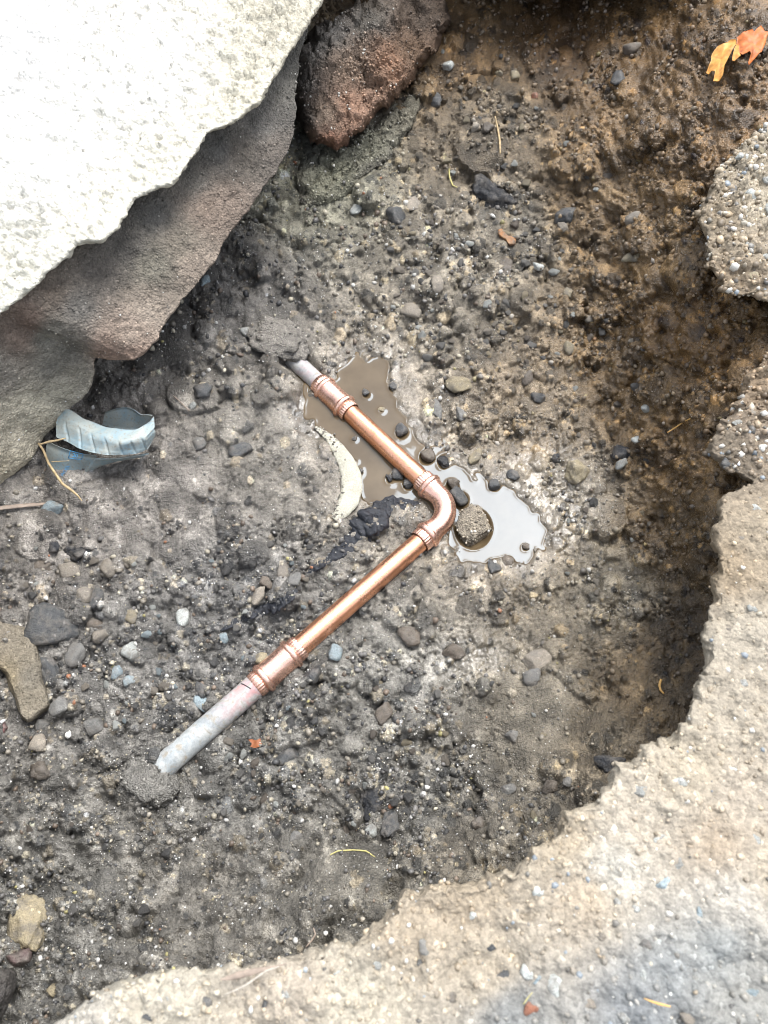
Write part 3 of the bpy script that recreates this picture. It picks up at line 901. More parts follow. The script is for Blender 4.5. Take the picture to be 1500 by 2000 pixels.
F = grid_faces(len(wv), len(wu), flip=True)
F = F[keep.ravel()[F].all(1)]
used = np.unique(F); remap = -np.ones(keep.size, int); remap[used] = np.arange(len(used))
me = mesh_np('puddle', WP.reshape(-1, 3)[used], remap[F])
tag(new_obj('puddle', me, None, M_WATER), 'muddy brown puddle around the copper elbow', None, None, 'structure')

# ------------------------------------------------------------------ copper pipe run
def frames(path):
    path = np.asarray(path, float)
    T = np.gradient(path, axis=0); T /= np.linalg.norm(T, axis=1, keepdims=True)
    up = np.array([0, 0, 1.0])
    S = np.cross(T, up); S /= np.linalg.norm(S, axis=1, keepdims=True)
    N = np.cross(S, T)
    return T, S, N

def sweep(name, path, rad, mat, parent=None, seg=48, flute=None, caps=True, wob=0.0, flat=None, seed=3, attrs=None):
    """round body along a path; rad per point; flute: (count, depth, mask)"""
    path = np.asarray(path, float); rad = np.asarray(rad, float) * np.ones(len(path))
    T, S, N = frames(path)
    th = np.linspace(0, 2 * math.pi, seg, endpoint=False)
    R = rad[:, None] * np.ones(seg)
    if flute is not None:
        cnt, dep, mask = flute
        R = R * (1 + dep * np.asarray(mask)[:, None] * np.tanh(3 * np.cos(cnt * th))[None])
    fl = np.ones(len(path)) if flat is None else np.asarray(flat) * np.ones(len(path))
    V = path[:, None] + S[:, None] * (R * np.cos(th))[..., None] + N[:, None] * (R * np.sin(th) * fl[:, None])[..., None]
    if wob:
        sc = 1.0 / max(rad.mean(), 1e-5)
        V = V + (N[:, None] * np.sin(th)[None, :, None] + S[:, None] * np.cos(th)[None, :, None]) * (fbm(V, sc * .9, 3, .6, seed) * wob * rad[:, None])[..., None]
    n = len(path)
    Fq = grid_faces(n, seg, wrap=True)
    me_v = V.reshape(-1, 3)
    if caps:
        me_v = np.r_[me_v, path[:1], path[-1:]]
    me = bpy.data.meshes.new(name)
    faces = [tuple(f) for f in Fq]
    if caps:
        a, b = n * seg, n * seg + 1
        faces += [(a, (k + 1) % seg, k) for k in range(seg)] + [(b, (n - 1) * seg + k, (n - 1) * seg + (k + 1) % seg) for k in range(seg)]
    me.from_pydata([tuple(p) for p in me_v], [], faces)
    me.polygons.foreach_set('use_smooth', np.ones(len(faces), bool))
    me.update()
    if attrs:
        for k, a in attrs.items():
            full = np.repeat(np.asarray(a, float), seg)
            if caps: full = np.r_[full, a[0], a[-1]]
            add_attr(me, k, full)
    return new_obj(name, me, parent, mat)

def seg_pts(a, b, ts):
    return a[None] + (b - a)[None] * np.asarray(ts)[:, None]

run = empty('copper_pipe', tuple(CORNER))
tag(run, 'copper water pipe with a right-angle elbow and two pressed couplings onto old grey pipe', 'pipe')
def part(o, parent=run):
    o.parent = parent
    chain = []
    q = parent
    off = Vector((0, 0, 0))
    while q is not None:
        off += q.location; q = q.parent
    o.location = -off
    return o

dirA = (PA[1] - PA[0]) / np.linalg.norm(PA[1] - PA[0])    # towards the elbow
dirB = (PB[1] - PB[0]) / np.linalg.norm(PB[1] - PB[0])    # away from the elbow

def lathe_on(name, p0, d, prof, mat, parent, flute=None, seg=64, attrs=None, caps=True):
    prof = np.asarray(prof, float)
    path = p0[None] + d[None] * (prof[:, :1] * 1e-3)
    return part(sweep(name, path, prof[:, 1] * 1e-3, mat, None, seg, flute, caps, attrs=attrs), parent)

def bead_profile(c, w, r0, r1, n=9):
    t = np.linspace(-1, 1, n)
    return [(c + w * x, r0 + (r1 - r0) * math.sqrt(max(0, 1 - x * x))) for x in t]

def coupling(p0, d, parent):
    """pressed coupling, 62 mm long: fluted collar, bead, waisted body, bead, fluted collar"""
    L = 61.0
    body = [(9, 11.3), (10, 14.2), (14, 14.6), (20, 14.5), (26, 14.2), (L / 2, 14.1), (L - 26, 14.2), (L - 20, 14.5), (L - 14, 14.6), (L - 10, 14.2), (L - 9, 11.3)]
    b = lathe_on('coupling', p0, d, body, M_FITTING, parent)
    for c in (12.5, L - 12.5):
        lathe_on('bead', p0, d, [(c - 4.2, 12.0)] + bead_profile(c, 3.6, 13.6, 16.4) + [(c + 4.2, 12.0)], M_FITTING, b)
    for s, q in ((0, 1), (L, -1)):
        pr = [(s, 11.2), (s, 12.4), (s + q * .5, 13.0), (s + q * 4.5, 13.3), (s + q * 7.5, 13.35), (s + q * 8.6, 12.6), (s + q * 9.6, 12.4)]
        lathe_on('crimp_collar', p0, d, pr if q > 0 else pr[::-1], M_FITTING, b, flute=(26, .014, [0, 1, 1, 1, 1, 0, 0] if q > 0 else [0, 0, 1, 1, 1, 1, 0]), seg=208)
    return b

# old grey ends
a_c0 = line_pt(PA[0], PA[1], 622)            # upper coupling starts
b_c1 = line_pt(PB[0], PB[1], 497)            # lower coupling ends
ts = np.linspace(0, 1, 30)
pth = seg_pts(PA[0] - dirA * .03, a_c0 + dirA * .01, ts); pth[:, 2] -= .05 * np.clip(.45 - ts, 0, 1) ** 1.3
part(tag(sweep('old_pipe_end', pth, .0108, M_GREY, None, 40, None, True, .012, attrs={'Red': ts * .5}), 'short dull grey pipe stub coming out of the mud'))
pth = seg_pts(b_c1 - dirB * .01, PB[1] + dirB * .03, ts); pth[:, 2] -= .03 * np.clip(ts - .72, 0, 1) ** 1.3
og = part(tag(sweep('old_pipe_end', pth, .0123, M_GREY, None, 40, None, True, .012, attrs={'Red': np.clip(1 - ts * 2.2, 0, 1)}), 'longer grey pipe end with reddish scuffs'))
# pen stroke beside the lower coupling
cpen = b_c1 + dirB * .0045
thp = np.linspace(math.radians(78), math.radians(140), 12)
Sb = np.cross(dirB, [0, 0, 1]); Sb /= np.linalg.norm(Sb); Nb = np.cross(Sb, dirB)
part(sweep('pen_mark', np.array([cpen + (-Sb * math.cos(a) + Nb * math.sin(a)) * .01235 + dirB * .004 * (k / 11) for k, a in enumerate(thp)]), np.r_[.0009, np.full(10, .0006), .0003],
           mat_plain('black_ink', (.02, .018, .022), .5), None, 8, flat=.5), og)

coupling(a_c0, dirA, run)
coupling(b_c1 - dirB * .061, dirB, run)

# elbow geometry: bend of radius RB between the two arms
RB = 0.028
nrm = np.cross(dirA, dirB); nrm /= np.linalg.norm(nrm)
ang = math.acos(np.clip(dirA @ dirB, -1, 1))
tl = RB * math.tan(ang / 2)
s0 = CORNER - dirA * tl; s1 = CORNER + dirB * tl
inn = np.cross(nrm, dirA)
cen = s0 + inn * RB
arc = np.array([cen + (-inn * math.cos(x) + dirA * math.sin(x)) * RB for x in np.linspace(0, ang, 25)])
# straight copper pieces
part(sweep('pipe_section', seg_pts(a_c0 + dirA * .05, s0, np.linspace(0, 1, 40)), PIPE_R, M_COPPER, None, 64, None, True, .004))
part(sweep('pipe_section', seg_pts(s1, b_c1 - dirB * .05, np.linspace(0, 1, 60)), PIPE_R, M_COPPER, None, 64, None, True, .004))
pre = s0[None] - dirA[None] * np.linspace(.016, .001, 8)[:, None]
post = s1[None] + dirB[None] * np.linspace(.001, .016, 8)[:, None]
path = np.r_[pre, arc, post]
rr = np.r_[np.array([11.3, 14.0, 14.2, 13.9, 13.2, 12.6, 12.2, 12.0]), 12.0 + .45 * np.sin(np.linspace(0, math.pi, 25)), np.array([12.0, 12.2, 12.6, 13.2, 13.9, 14.2, 14.0, 11.3])] * 1e-3
elbow = part(sweep('elbow', path, rr, M_FITTING, None, 64))
for p0, d in ((s0 - dirA * .016, -dirA), (s1 + dirB * .016, dirB)):
    lathe_on('bead', p0, d, [(-5, 12.0)] + bead_profile(-.5, 3.8, 13.4, 16.0) + [(4.2, 12.0)], M_FITTING, elbow)
    lathe_on('crimp_collar', p0, d, [(2.5, 12.4), (3.2, 13.1), (4.0, 13.3), (8.5, 13.2), (11.5, 13.0), (12.2, 12.6), (12.2, 11.2)], M_FITTING, elbow, flute=(26, .014, [0, 0, 1, 1, 1, 1, 0]), seg=208)

# ------------------------------------------------------------------ traced flat bodies (blocks, ledges, broad stones)
def rock_patch(name, outline, height, edge, mat, label, cat, cols=None, zb=None, rough=.003, freq=60, crown=None, group=None, step=4.0, seed=5, rows=44, under=.02, kind=None, grains=0):
    """a block whose outline is given in photo positions; its top stands `height` above the soil and turns down over `edge` px"""
    poly = np.asarray(outline, float)
    poly = np.r_[poly, poly[:1]]
    pl = resample(poly, step)[:-1]
    c = pl.mean(0)
    jit = fbm(np.c_[pl / 22.0, np.full(len(pl), seed * 3.1)], 1.0, 3, .6, seed) * 3.5
    d = pl - c; L = np.hypot(d[:, 0], d[:, 1]); d = d / L[:, None]
    pl = pl + d * jit[:, None]; L = L + jit
    fr = np.r_[np.linspace(.0, 1, rows) ** .75, 1.0, 1.0]
    Ug = c[0] + d[:, 0][None] * L[None] * fr[:, None]; Vg = c[1] + d[:, 1][None] * L[None] * fr[:, None]
    dist = L[None] * (1 - fr[:, None])
    zs = bil(Zc, Ug, Vg) if zb is None else idw(zb, Ug, Vg)[..., 0]
    t = np.clip(dist / edge, 0, 1)
    prof = np.sqrt(np.clip(1 - (1 - t) ** 2, 0, 1))
    z = zs + height * prof
    z[-2] = zs[-2] - under * .5; z[-1] = zs[-1] - under
    P = at(Ug, Vg, z)
    if crown is not None: P[..., 2] += crown(Ug, Vg)
    nz = fbm(P, freq, 6, .55, seed)
    P[..., 2] += nz * rough * np.clip(t + .3, 0, 1)
    P[..., 0] += fbm(P + 5.5, freq, 4, .55, seed + 9) * rough * .8
    P[..., 1] += fbm(P + 9.5, freq, 4, .55, seed + 19) * rough * .8
    n = len(pl)
    cc = idw(cols, Ug, Vg).reshape(-1, 3) if cols is not None else np.full((P.size // 3, 3), .15)
    o = P.mean((0, 1))
    me = mesh_np(name, P.reshape(-1, 3) - o, grid_faces(len(fr), n, wrap=True), True, Col=cc, Wet=np.full(len(cc), .35))
    ob = new_obj(name, me, None, mat)
    ob.location = o
    if grains: grit_on(P[:-3].reshape(-1, 3) - o, cc.reshape(P.shape)[:-3].reshape(-1, 3), grains, ob, seed, .0004, .0024, 2.2, lum=(1.0, .4), white=.04)
    return tag(ob, label, cat, group, kind)

def chips(size, seed, k=1.0):
    """broken facets: stepped chips with cracks between them"""
    def f(U, V):
        out = 0
        for sz, h, dep, sd_ in ((size, .0055, .004, seed), (size * .42, .0028, .0022, seed + 1), (size * .2, .0012, .001, seed + 2)):
            w = fbm(np.stack([U / sz, V / sz, np.full(U.shape, seed * 1.3)], -1), .9, 2, .5, seed)
            cid, ed = worley(U + w * sz * .25, V - w * sz * .25, sz, sd_ + 70)
            out = out + h * cid - dep * np.exp(-(ed / .12) ** 2)
        return out * k
    return f
rock_patch('brick_block', [(573,105),(600,70),(650,35),(730,-10),(860,-30),(880,30),(850,100),(800,160),(750,215),(700,262),(655,292),(625,288),(600,262),(578,225),(570,160)],
           .042, 26, M_FACE, 'rough red brown block crusted with soil beside the slab end', 'block',
           cols=[(600,80,.16,.145,.125),(650,60,.17,.155,.135),(720,40,.10,.09,.075),(820,30,.07,.05,.035),(690,130,.21,.15,.105),(760,120,.27,.155,.095),(680,210,.30,.18,.12),(640,220,.20,.15,.11),(650,275,.24,.13,.085),(600,230,.04,.035,.03),(590,160,.07,.062,.055),(800,100,.12,.075,.045)],
           zb=[(600,80,.10),(720,0,.09),(850,0,.06),(860,80,.045),(750,210,.035),(650,290,.03),(590,230,.05),(575,150,.08)], rough=.0034, freq=60, seed=6, grains=2600, crown=chips(34, 3))
rock_patch('mortar_ledge', [(586,262),(640,285),(700,268),(760,215),(815,165),(828,185),(805,250),(770,300),(735,330),(690,372),(640,398),(600,408),(585,398),(578,345),(590,300)],
           .012, 40, M_FACE, 'yellowish grey ledge of old mortar under the red brown block', 'mortar',
           cols=[(600,290,.11,.11,.09),(650,320,.19,.185,.13),(620,380,.20,.195,.14),(720,300,.17,.165,.12),(790,210,.17,.155,.115),(740,330,.12,.11,.09),(590,395,.12,.11,.09)], rough=.0030, freq=90, seed=8, grains=1400, crown=chips(28, 5, .8))
rock_patch('slab_stone', [(-40,1205),(20,1216),(50,1225),(74,1262),(82,1300),(94,1350),(97,1384),(74,1402),(54,1416),(42,1405),(28,1360),(12,1325),(-5,1300),(-40,1285)],
           .016, 12, M_FACE, 'long flat tan stone slab standing out at the left edge', 'stone',
           cols=[(0,1240,.22,.19,.145),(40,1250,.23,.20,.15),(50,1320,.19,.17,.135),(70,1380,.23,.20,.15),(20,1320,.25,.205,.13)], rough=.0016, freq=110, seed=10, rows=34)
rock_patch('chipped_stone', [(12,1868),(58,1850),(66,1862),(60,1880),(42,1888),(30,1893),(20,1890)], .012, 10, M_ST['purple'], 'flat purple brown stone chip under the rough tan rock', 'stone', rough=.0012, seed=12, rows=18, step=3)
rock_patch('dark_stone', [(-60,1890),(0,1888),(28,1895),(32,1922),(22,1950),(0,1995),(-20,2060),(-80,2060)], .045, 22, M_FACE, 'dark jagged stone cut by the left edge near the lower corner', 'stone',
           cols=[(0,1900,.10,.09,.08),(10,1940,.085,.078,.072),(0,2000,.06,.055,.05)], rough=.004, freq=80, seed=14, rows=30)
rock_patch('orange_chip', [(969,446),(978,444),(1008,468),(1006,478),(996,482),(972,458)], .008, 7, mat_stone('orange_clay', (.36, .16, .06), (.50, .27, .12), .7), 'rust orange clay chip on the gravel', 'chip', rough=.0008, seed=15, rows=14, step=3)
rock_patch('red_scrap', [(-8,1410),(8,1408),(18,1420),(12,1434),(-8,1436)], .008, 6, mat_stone('maroon_clay', (.18, .06, .06), (.26, .09, .09), .6), 'small maroon scrap at the left edge', 'chip', rough=.0008, seed=16, rows=12, step=3)

# ------------------------------------------------------------------ rim bodies: pavement ring, concrete slab
def rim_body(name, edge, centre, rows, ztop, mat, cols, rough, freq, jitter, seed, parent=None, far=True, zrow=None, lump=None):
    """surface that runs outward from an edge line (photo positions); rows: (outward px, height change)"""
    e = np.asarray(edge, float)
    d = e[:, :2] - np.asarray(centre); L = np.hypot(d[:, 0], d[:, 1]); d = d / L[:, None]
    j = fbm(np.c_[e[:, :2] / 60.0, np.full(len(e), seed * 1.7)], 1.0, 5, .62, seed) * jitter
    e2 = e[:, :2] + d * j[:, None]
    off = np.array([r[0] for r in rows], float); dz = np.array([r[1] for r in rows], float)
    Ug = e2[:, 0][None] + d[:, 0][None] * off[:, None]; Vg = e2[:, 1][None] + d[:, 1][None] * off[:, None]
    zt = idw(ztop, Ug, Vg)[..., 0]
    z = zt + dz[:, None]
    P = at(Ug, Vg, z)
    w = np.clip((off + 6) / 30.0, .35, 1)[:, None]
    n1 = fbm(P, freq, 5, .58, seed)
    P[..., 2] += n1 * rough * w
    if lump is not None: P[..., 2] += lump(P) * w
    k = (off < 14)[:, None] * 1.0
    P[..., 0] += fbm(P + 3.3, freq, 4, .55, seed + 5) * rough * 1.2 * k
    P[..., 1] += fbm(P + 7.7, freq, 4, .55, seed + 7) * rough * 1.2 * k
    col = idw(cols, Ug, Vg)
    if far:
        out = P[-1]; dirw = out[:, :2] - np.array([0., .45]); dirw /= np.linalg.norm(dirw, axis=1, keepdims=True)
        ext = []
        for q in (.15, .5, 1.5, 5, 15, 40):
            r = out.copy(); r[:, :2] += dirw * q; r[:, 2] = zt[-1]
            ext.append(r)
        P = np.concatenate([P, np.array(ext)], 0)
        col = np.concatenate([col, np.repeat(col[-1:], 6, 0)], 0)
    me = mesh_np(name, P.reshape(-1, 3), grid_faces(P.shape[0], P.shape[1]), True, Col=col.reshape(-1, 3))
    return new_obj(name, me, parent, mat), P

def edge_line(pts, fine):
    """resample: fine step where in view, coarse elsewhere"""
    out = []
    for a, b in zip(pts[:-1], pts[1:]):
        a = np.array(a, float); b = np.array(b, float)
        vis = (-40 < a[0] < 1560 and -40 < a[1] < 2060) or (-40 < b[0] < 1560 and -40 < b[1] < 2060)
        n = max(1, int(np.hypot(*(b - a)[:2]) / (fine if vis else 14)))
        out += [a + (b - a) * k / n for k in range(n)]
    out.append(np.array(pts[-1], float))
    return np.array(out)

CEN = (720, 880)
PAVE_EDGE = [(60,2060),(120,2000),(165,1960),(215,1925),(300,1905),(400,1890),(480,1895),(560,1885),(640,1862),(690,1845),(745,1815),(775,1778),(795,1745),(860,1745),(925,1728),(1000,1690),(1060,1640),(1110,1595),
  (1165,1555),(1195,1520),(1250,1475),(1320,1445),(1350,1400),(1362,1330),(1385,1260),(1392,1190),(1405,1110),(1398,1040),(1402,985),(1440,955),(1462,940),(1420,920),(1392,880),(1402,835),(1440,800),(1450,760),(1490,700),(1540,640),
  (1520,592),(1478,585),(1420,570),(1392,520),(1385,470),(1372,440),(1378,390),(1405,330),(1440,292),(1500,286),(1560,260),(1620,120),(1600,-120),(1400,-190),(1150,-170),(1000,-180),(820,-220),(560,-160),(300,40),(60,330),(-90,600),(-170,900),(-190,1200),(-180,1500),(-160,1800),(-80,2040),(60,2060)]
pe = edge_line(PAVE_EDGE, 3.2)
rows = [(26,-.15),(20,-.10),(12,-.06),(5,-.034),(1,-.022),(-1,-.014),(0,-.008),(2,-.004),(5,-.0015),(8,0)] + [(8 + 3.4 * k, 0) for k in range(1, 60)] + [(212 + 6 * k, 0) for k in range(1, 60)] + [(600 + 40 * k, 0) for k in range(8)]
pave_cols = [(300,1960,.36,.33,.27),(150,2000,.34,.32,.28),(560,1930,.33,.29,.235),(800,1800,.30,.255,.195),(700,1950,.34,.31,.25),(950,1900,.31,.27,.21),(1000,1980,.20,.205,.20),(1150,1750,.32,.27,.205),(1250,1620,.36,.32,.26),(1200,1700,.42,.40,.35),
   (1300,1900,.205,.215,.215),(1400,1850,.225,.235,.23),(1250,1970,.18,.19,.195),(1420,1760,.36,.34,.30),(1450,1980,.24,.24,.225),(1400,1650,.30,.25,.19),(1350,1500,.33,.29,.225),(1450,1550,.33,.29,.235),(1420,1400,.31,.275,.22),(1460,1250,.29,.26,.21),(1430,1100,.22,.175,.12),(1480,1050,.25,.21,.155),
   (1440,880,.14,.115,.085),(1480,850,.20,.16,.12),(1470,750,.20,.15,.10),(1450,480,.28,.235,.175),(1480,400,.32,.28,.215),(1410,420,.18,.145,.10),(1430,540,.18,.14,.095),(1500,1700,.33,.29,.23),(1100,1640,.30,.255,.19),(900,1740,.28,.235,.175)]
def pave_lump(P):
    k = sstep(.24, .36, P[..., 0]) * sstep(.28, .42, P[..., 1])       # the right-hand rim is crumblier
    return (.0026 + .006 * k) * np.abs(fbm(P, 55, 4, .6, 77)) - .004 * k * np.abs(fbm(P, 110, 3, .6, 79)) + .006 * fbm(P, 12, 3, .5, 71)
pav, PAVP = rim_body('pavement', pe, CEN, rows, [(300,1950,.185),(800,1850,.185),(1200,1650,.19),(1400,1400,.185),(1450,1100,.185),(1450,850,.175),(1450,450,.20),(1200,-150,.21),(200,200,.17),(-150,1200,.15),(-150,1900,.17),(1500,1900,.195)],
                    M_PAVE, [(a, b, c * 1.04, d * 1.03, e * 1.0) for a, b, c, d, e in pave_cols], .0036, 60, 15.0, 51, lump=pave_lump)
tag(pav, 'broken beige concrete pavement edge around the pit', None, None, 'structure')

# the concrete slab at the upper left: crust on top, damp broken face below
slab = empty('concrete_slab', tuple(at(np.array(300.), np.array(400.), np.array(.2))))
tag(slab, 'pale rough concrete slab with a broken damp edge overhanging the pit', 'slab')
SC = (760, 960)
A_EDGE = [(760,-190),(700,-110),(655,-40),(628,10),(600,58),(572,96),(540,150),(505,205),(468,232),(440,248),(405,262),(380,300),(352,342),(334,362),(300,376),(270,384),(246,410),(234,438),(216,456),(200,476),(176,474),(150,482),(126,508),(90,545),(50,580),(20,606),(-20,640),(-120,740),(-260,900)]
B_EDGE = [(640,-60,.19),(600,50,.19),(583,120,.185),(581,160,.18),(578,210,.175),(572,260,.168),(560,300,.16),(520,360,.15),(470,432,.142),(430,490,.138),(395,545,.134),(350,600,.128),(310,650,.122),(280,690,.116),(262,704,.112),(230,706,.108),(190,702,.10),(184,730,.085),(172,765,.062),(140,800,.046),(110,835,.036),(80,870,.030),(45,912,.028),(0,948,.028),(-60,1000,.03),(-200,1120,.04)]
ae = edge_line(A_EDGE, 3.0)
rows = [(14,-.016),(8,-.014),(3,-.012),(0,-.009),(-1,-.006),(0,-.003),(3,-.001),(6,0)] + [(6 + 3.4 * k, 0) for k in range(1, 130)] + [(450 + 9 * k, 0) for k in range(1, 40)] + [(820 + 40 * k, 0) for k in range(6)]
def slab_lump(P):
    a = fbm(P * np.array([.75, 1.3, 1]), 62, 3, .62, 91, ridged=True)
    return .0042 * a + .0012 * fbm(P, 210, 3, .6, 93, ridged=True) + .005 * fbm(P, 9, 2, .5, 92)
top, TP = rim_body('surface_crust', ae, SC, rows, [(600,50,.225),(450,250,.22),(250,400,.215),(0,620,.205),(0,0,.23),(300,100,.23),(-150,800,.2)], M_SLAB,
               [(300,150,.64,.62,.56),(100,300,.64,.625,.57),(560,60,.44,.41,.33),(500,190,.49,.46,.37),(350,330,.55,.525,.44),(200,450,.57,.545,.46),(30,590,.55,.53,.45),(0,100,.66,.645,.61)],   .0014, 150, 4.0, 61, lump=slab_lump)
top.parent = slab; top.location = -slab.location
top['label'] = 'bright off-white rough crust on top of the slab'

be = resample(B_EDGE, 3.0)
d = be[:, :2] - np.array(SC); Lb = np.hypot(d[:, 0], d[:, 1]); d = d / Lb[:, None]
angb = np.unwrap(np.arctan2(d[:, 1], d[:, 0]))
da = ae[:, :2] - np.array(SC); anga = np.unwrap(np.arctan2(da[:, 1], da[:, 0])); La = np.hypot(da[:, 0], da[:, 1])
if anga.mean() - angb.mean() > 3: anga -= 2 * math.pi
if anga.mean() - angb.mean() < -3: anga += 2 * math.pi
o_ = np.argsort(anga); Lai = np.interp(angb, anga[o_], La[o_])
Lai = np.convolve(np.pad(Lai, 60, mode='edge'), np.hanning(121) / np.hanning(121).sum(), 'valid') + 45
Lai = np.maximum(Lai, Lb + 12)
jb = fbm(np.c_[be[:, :2] / 50.0, np.zeros(len(be))], 1.0, 5, .6, 33) * 4.5
# rows: from under the edge, over it, up the face to beneath the crust
under = [(60, -.06), (34, -.04), (14, -.02), (4, -.008), (0, -.003)]
ZT = .207
Pr, Ur, Vr = [], [], []
for off, dz in under:
    L = Lb + jb + off
    U_, V_ = SC[0] + d[:, 0] * L, SC[1] + d[:, 1] * L
    Pr.append(at(U_, V_, be[:, 2] + dz)); Ur.append(U_); Vr.append(V_)
for t in np.linspace(0.006, 1, 110):
    L = Lb + jb + (Lai - Lb - jb) * t
    U_, V_ = SC[0] + d[:, 0] * L, SC[1] + d[:, 1] * L
    zz = be[:, 2] + (np.maximum(ZT, be[:, 2] + .004) - be[:, 2]) * t
    Pr.append(at(U_, V_, zz)); Ur.append(U_); Vr.append(V_)
Pf = np.array(Pr); Ur = np.array(Ur); Vr = np.array(Vr)
nrow = Pf.shape[0]; wv_ = np.clip((np.arange(nrow) - 2) / 8.0, .3, 1)[:, None]
Pf[..., 2] += (fbm(Pf, 75, 6, .6, 34) * .0022 + fbm(Pf, 14, 2, .5, 37) * .0009) * wv_
Pf[..., 0] += fbm(Pf + 2.2, 70, 4, .55, 35) * .0018; Pf[..., 1] += fbm(Pf + 4.2, 70, 4, .55, 36) * .0018
fc = idw([(560,170,.10,.095,.085),(520,240,.085,.080,.075),(540,290,.105,.088,.075),(470,300,.10,.085,.07),(430,290,.07,.068,.065),(380,350,.085,.078,.07),(440,400,.155,.115,.09),(350,470,.135,.115,.09),(300,420,.06,.058,.055),(250,480,.065,.06,.055),(410,410,.15,.11,.085),
          (380,520,.20,.158,.125),(300,600,.215,.175,.14),(250,660,.22,.17,.135),(215,690,.23,.15,.11),(250,690,.23,.15,.11),(300,520,.13,.12,.095),(200,520,.08,.070,.062),(100,580,.10,.078,.062),(60,630,.13,.085,.065),(150,600,.085,.08,.075),(90,660,.17,.165,.14),(40,660,.14,.10,.08),(130,690,.12,.115,.10),
          (100,720,.13,.125,.11),(120,760,.34,.32,.26),(60,800,.38,.35,.275),(150,740,.30,.28,.23),(20,850,.38,.345,.27),(20,920,.34,.30,.22),(90,840,.32,.29,.22),(10,730,.17,.155,.135),(570,130,.10,.095,.085)], Ur, Vr, 3.5)
sp = fbm(Pf, 30, 4, .6, 38)
fc = (.72 * fc + .28 * fc.mean(-1, keepdims=True)) * 1.35 * np.array([1.0, .97, .90]) * (1 + .28 * sp)[..., None]
me = mesh_np('broken_face', Pf.reshape(-1, 3), grid_faces(nrow, Pf.shape[1]), True, Col=np.clip(fc, .02, .8).reshape(-1, 3))
face = new_obj('broken_face', me, slab, M_FACE); face.location = -slab.location
grit_on(Pf[6:].reshape(-1, 3), np.clip(fc, .02, .8)[6:].reshape(-1, 3), 7000, face, 3, .0003, .0014, 2.4, lum=(1.0, .35), white=.03)
face['label'] = 'damp grey and brown broken side of the slab'

# ------------------------------------------------------------------ pieces of aggregate standing out of the pavement
cnt = 0
AG = [(1085,1925,36,44,'pale'),(1030,1900,30,30,'pale'),(1270,1845,44,30,'grey'),(1325,1688,26,30,'pale'),(1300,1725,40,34,'blue'),(1360,1790,12,34,'blue'),(1430,1500,20,30,'pale'),(1325,1530,24,18,'pale'),(1288,1835,30,26,'pale'),(1460,1940,40,30,'blue'),(1040,1968,34,30,'red'),
      (1255,1905,20,26,'pale'),(1355,1912,16,16,'pale'),(1420,1960,30,26,'grey'),(1340,1985,40,30,'beige'),(1150,1960,30,26,'beige'),(1220,1985,30,26,'pale'),(1180,1830,22,18,'beige'),(1208,1765,20,18,'pale'),(1245,1775,16,14,'pale'),(830,1850,24,30,'pale'),(820,1880,16,14,'grey'),(735,1880,26,26,'pale'),
      (925,1790,16,16,'pale'),(1050,1740,26,20,'pale'),(780,1920,18,22,'dark'),(960,1850,22,16,'dark'),(1050,1915,24,20,'blue'),(985,1905,34,34,'dark'),(1290,1640,30,22,'pale'),(1245,1545,36,26,'pale'),(660,1900,20,16,'pale'),(560,1940,22,20,'pale'),(520,1965,20,22,'dark'),(400,1960,24,20,'grey'),(330,1950,16,14,'pale'),
      (455,1940,16,14,'tan'),(290,1985,22,16,'dark'),(880,1950,24,20,'beige'),(1470,1640,20,26,'pale'),(1445,1335,24,20,'pale'),(1470,1190,22,18,'pale'),(1425,1230,16,20,'beige'),(1450,1050,20,16,'beige'),(1480,990,22,18,'pale'),(1430,890,26,22,'dark'),(1470,870,20,20,'grey'),(1412,905,18,16,'grey'),(1450,815,24,18,'pale'),(1480,790,20,22,'beige'),
      (1440,330,30,24,'pale'),(1475,310,26,22,'tan'),(1420,380,24,26,'grey'),(1460,400,34,30,'pale'),(1490,440,26,30,'pale'),(1430,450,28,22,'beige'),(1405,470,22,20,'brown'),(1450,500,32,26,'pale'),(1480,520,30,26,'pale'),(1420,530,22,20,'beige'),(1405,420,20,18,'tan'),(1460,560,24,18,'tan'),(1395,440,16,16,'grey'),(1490,370,24,22,'pale')]
def pav_z(u, v):
    """top surface of the pavement nearest a photo position"""
    q = at(np.array(float(u)), np.array(float(v)), np.array(.187))
    A = PAVP[8:160, :].reshape(-1, 3)
    k = np.argmin(((A[:, :2] - q[:2]) ** 2).sum(1))
    return np.array([A[k, 0], A[k, 1], A[k, 2]])
for (u, v, w, h, m) in AG:
    p = pav_z(u, v); s = mpp(p)
    P, F = stone_shape(3, cnt + 900, 12, .12)
    a = rng.uniform(0, 3.14)
    Q = P * np.array([w * s / 2, h * s / 2, min(w, h) * s * .35])
    me = mesh_np('aggregate_stone', Q, F)
    o = new_obj('aggregate_stone', me, pav, M_ST[m]); o.location = p - np.array([0, 0, min(w, h) * s * .2]); cnt += 1

# ------------------------------------------------------------------ black rubber strip, pale curved stone
def px_path(pts, step=5.0, lift=0.0, use_surf=True, zfix=None):
    pts = resample(np.asarray(pts, float), step)
    out = []
    for q in pts:
        p = surf(q[0], q[1])[0] if use_surf else at(np.array(q[0]), np.array(q[1]), np.array(zfix))
        out.append(p)
    out = np.array(out)
    zs = out[:, 2].copy()
    k = 7
    zp = np.convolve(np.pad(zs, k, mode='edge'), np.ones(2 * k + 1) / (2 * k + 1), 'valid')
    out2 = at(pts[:, 0], pts[:, 1], zp + lift)
    return out2, pts

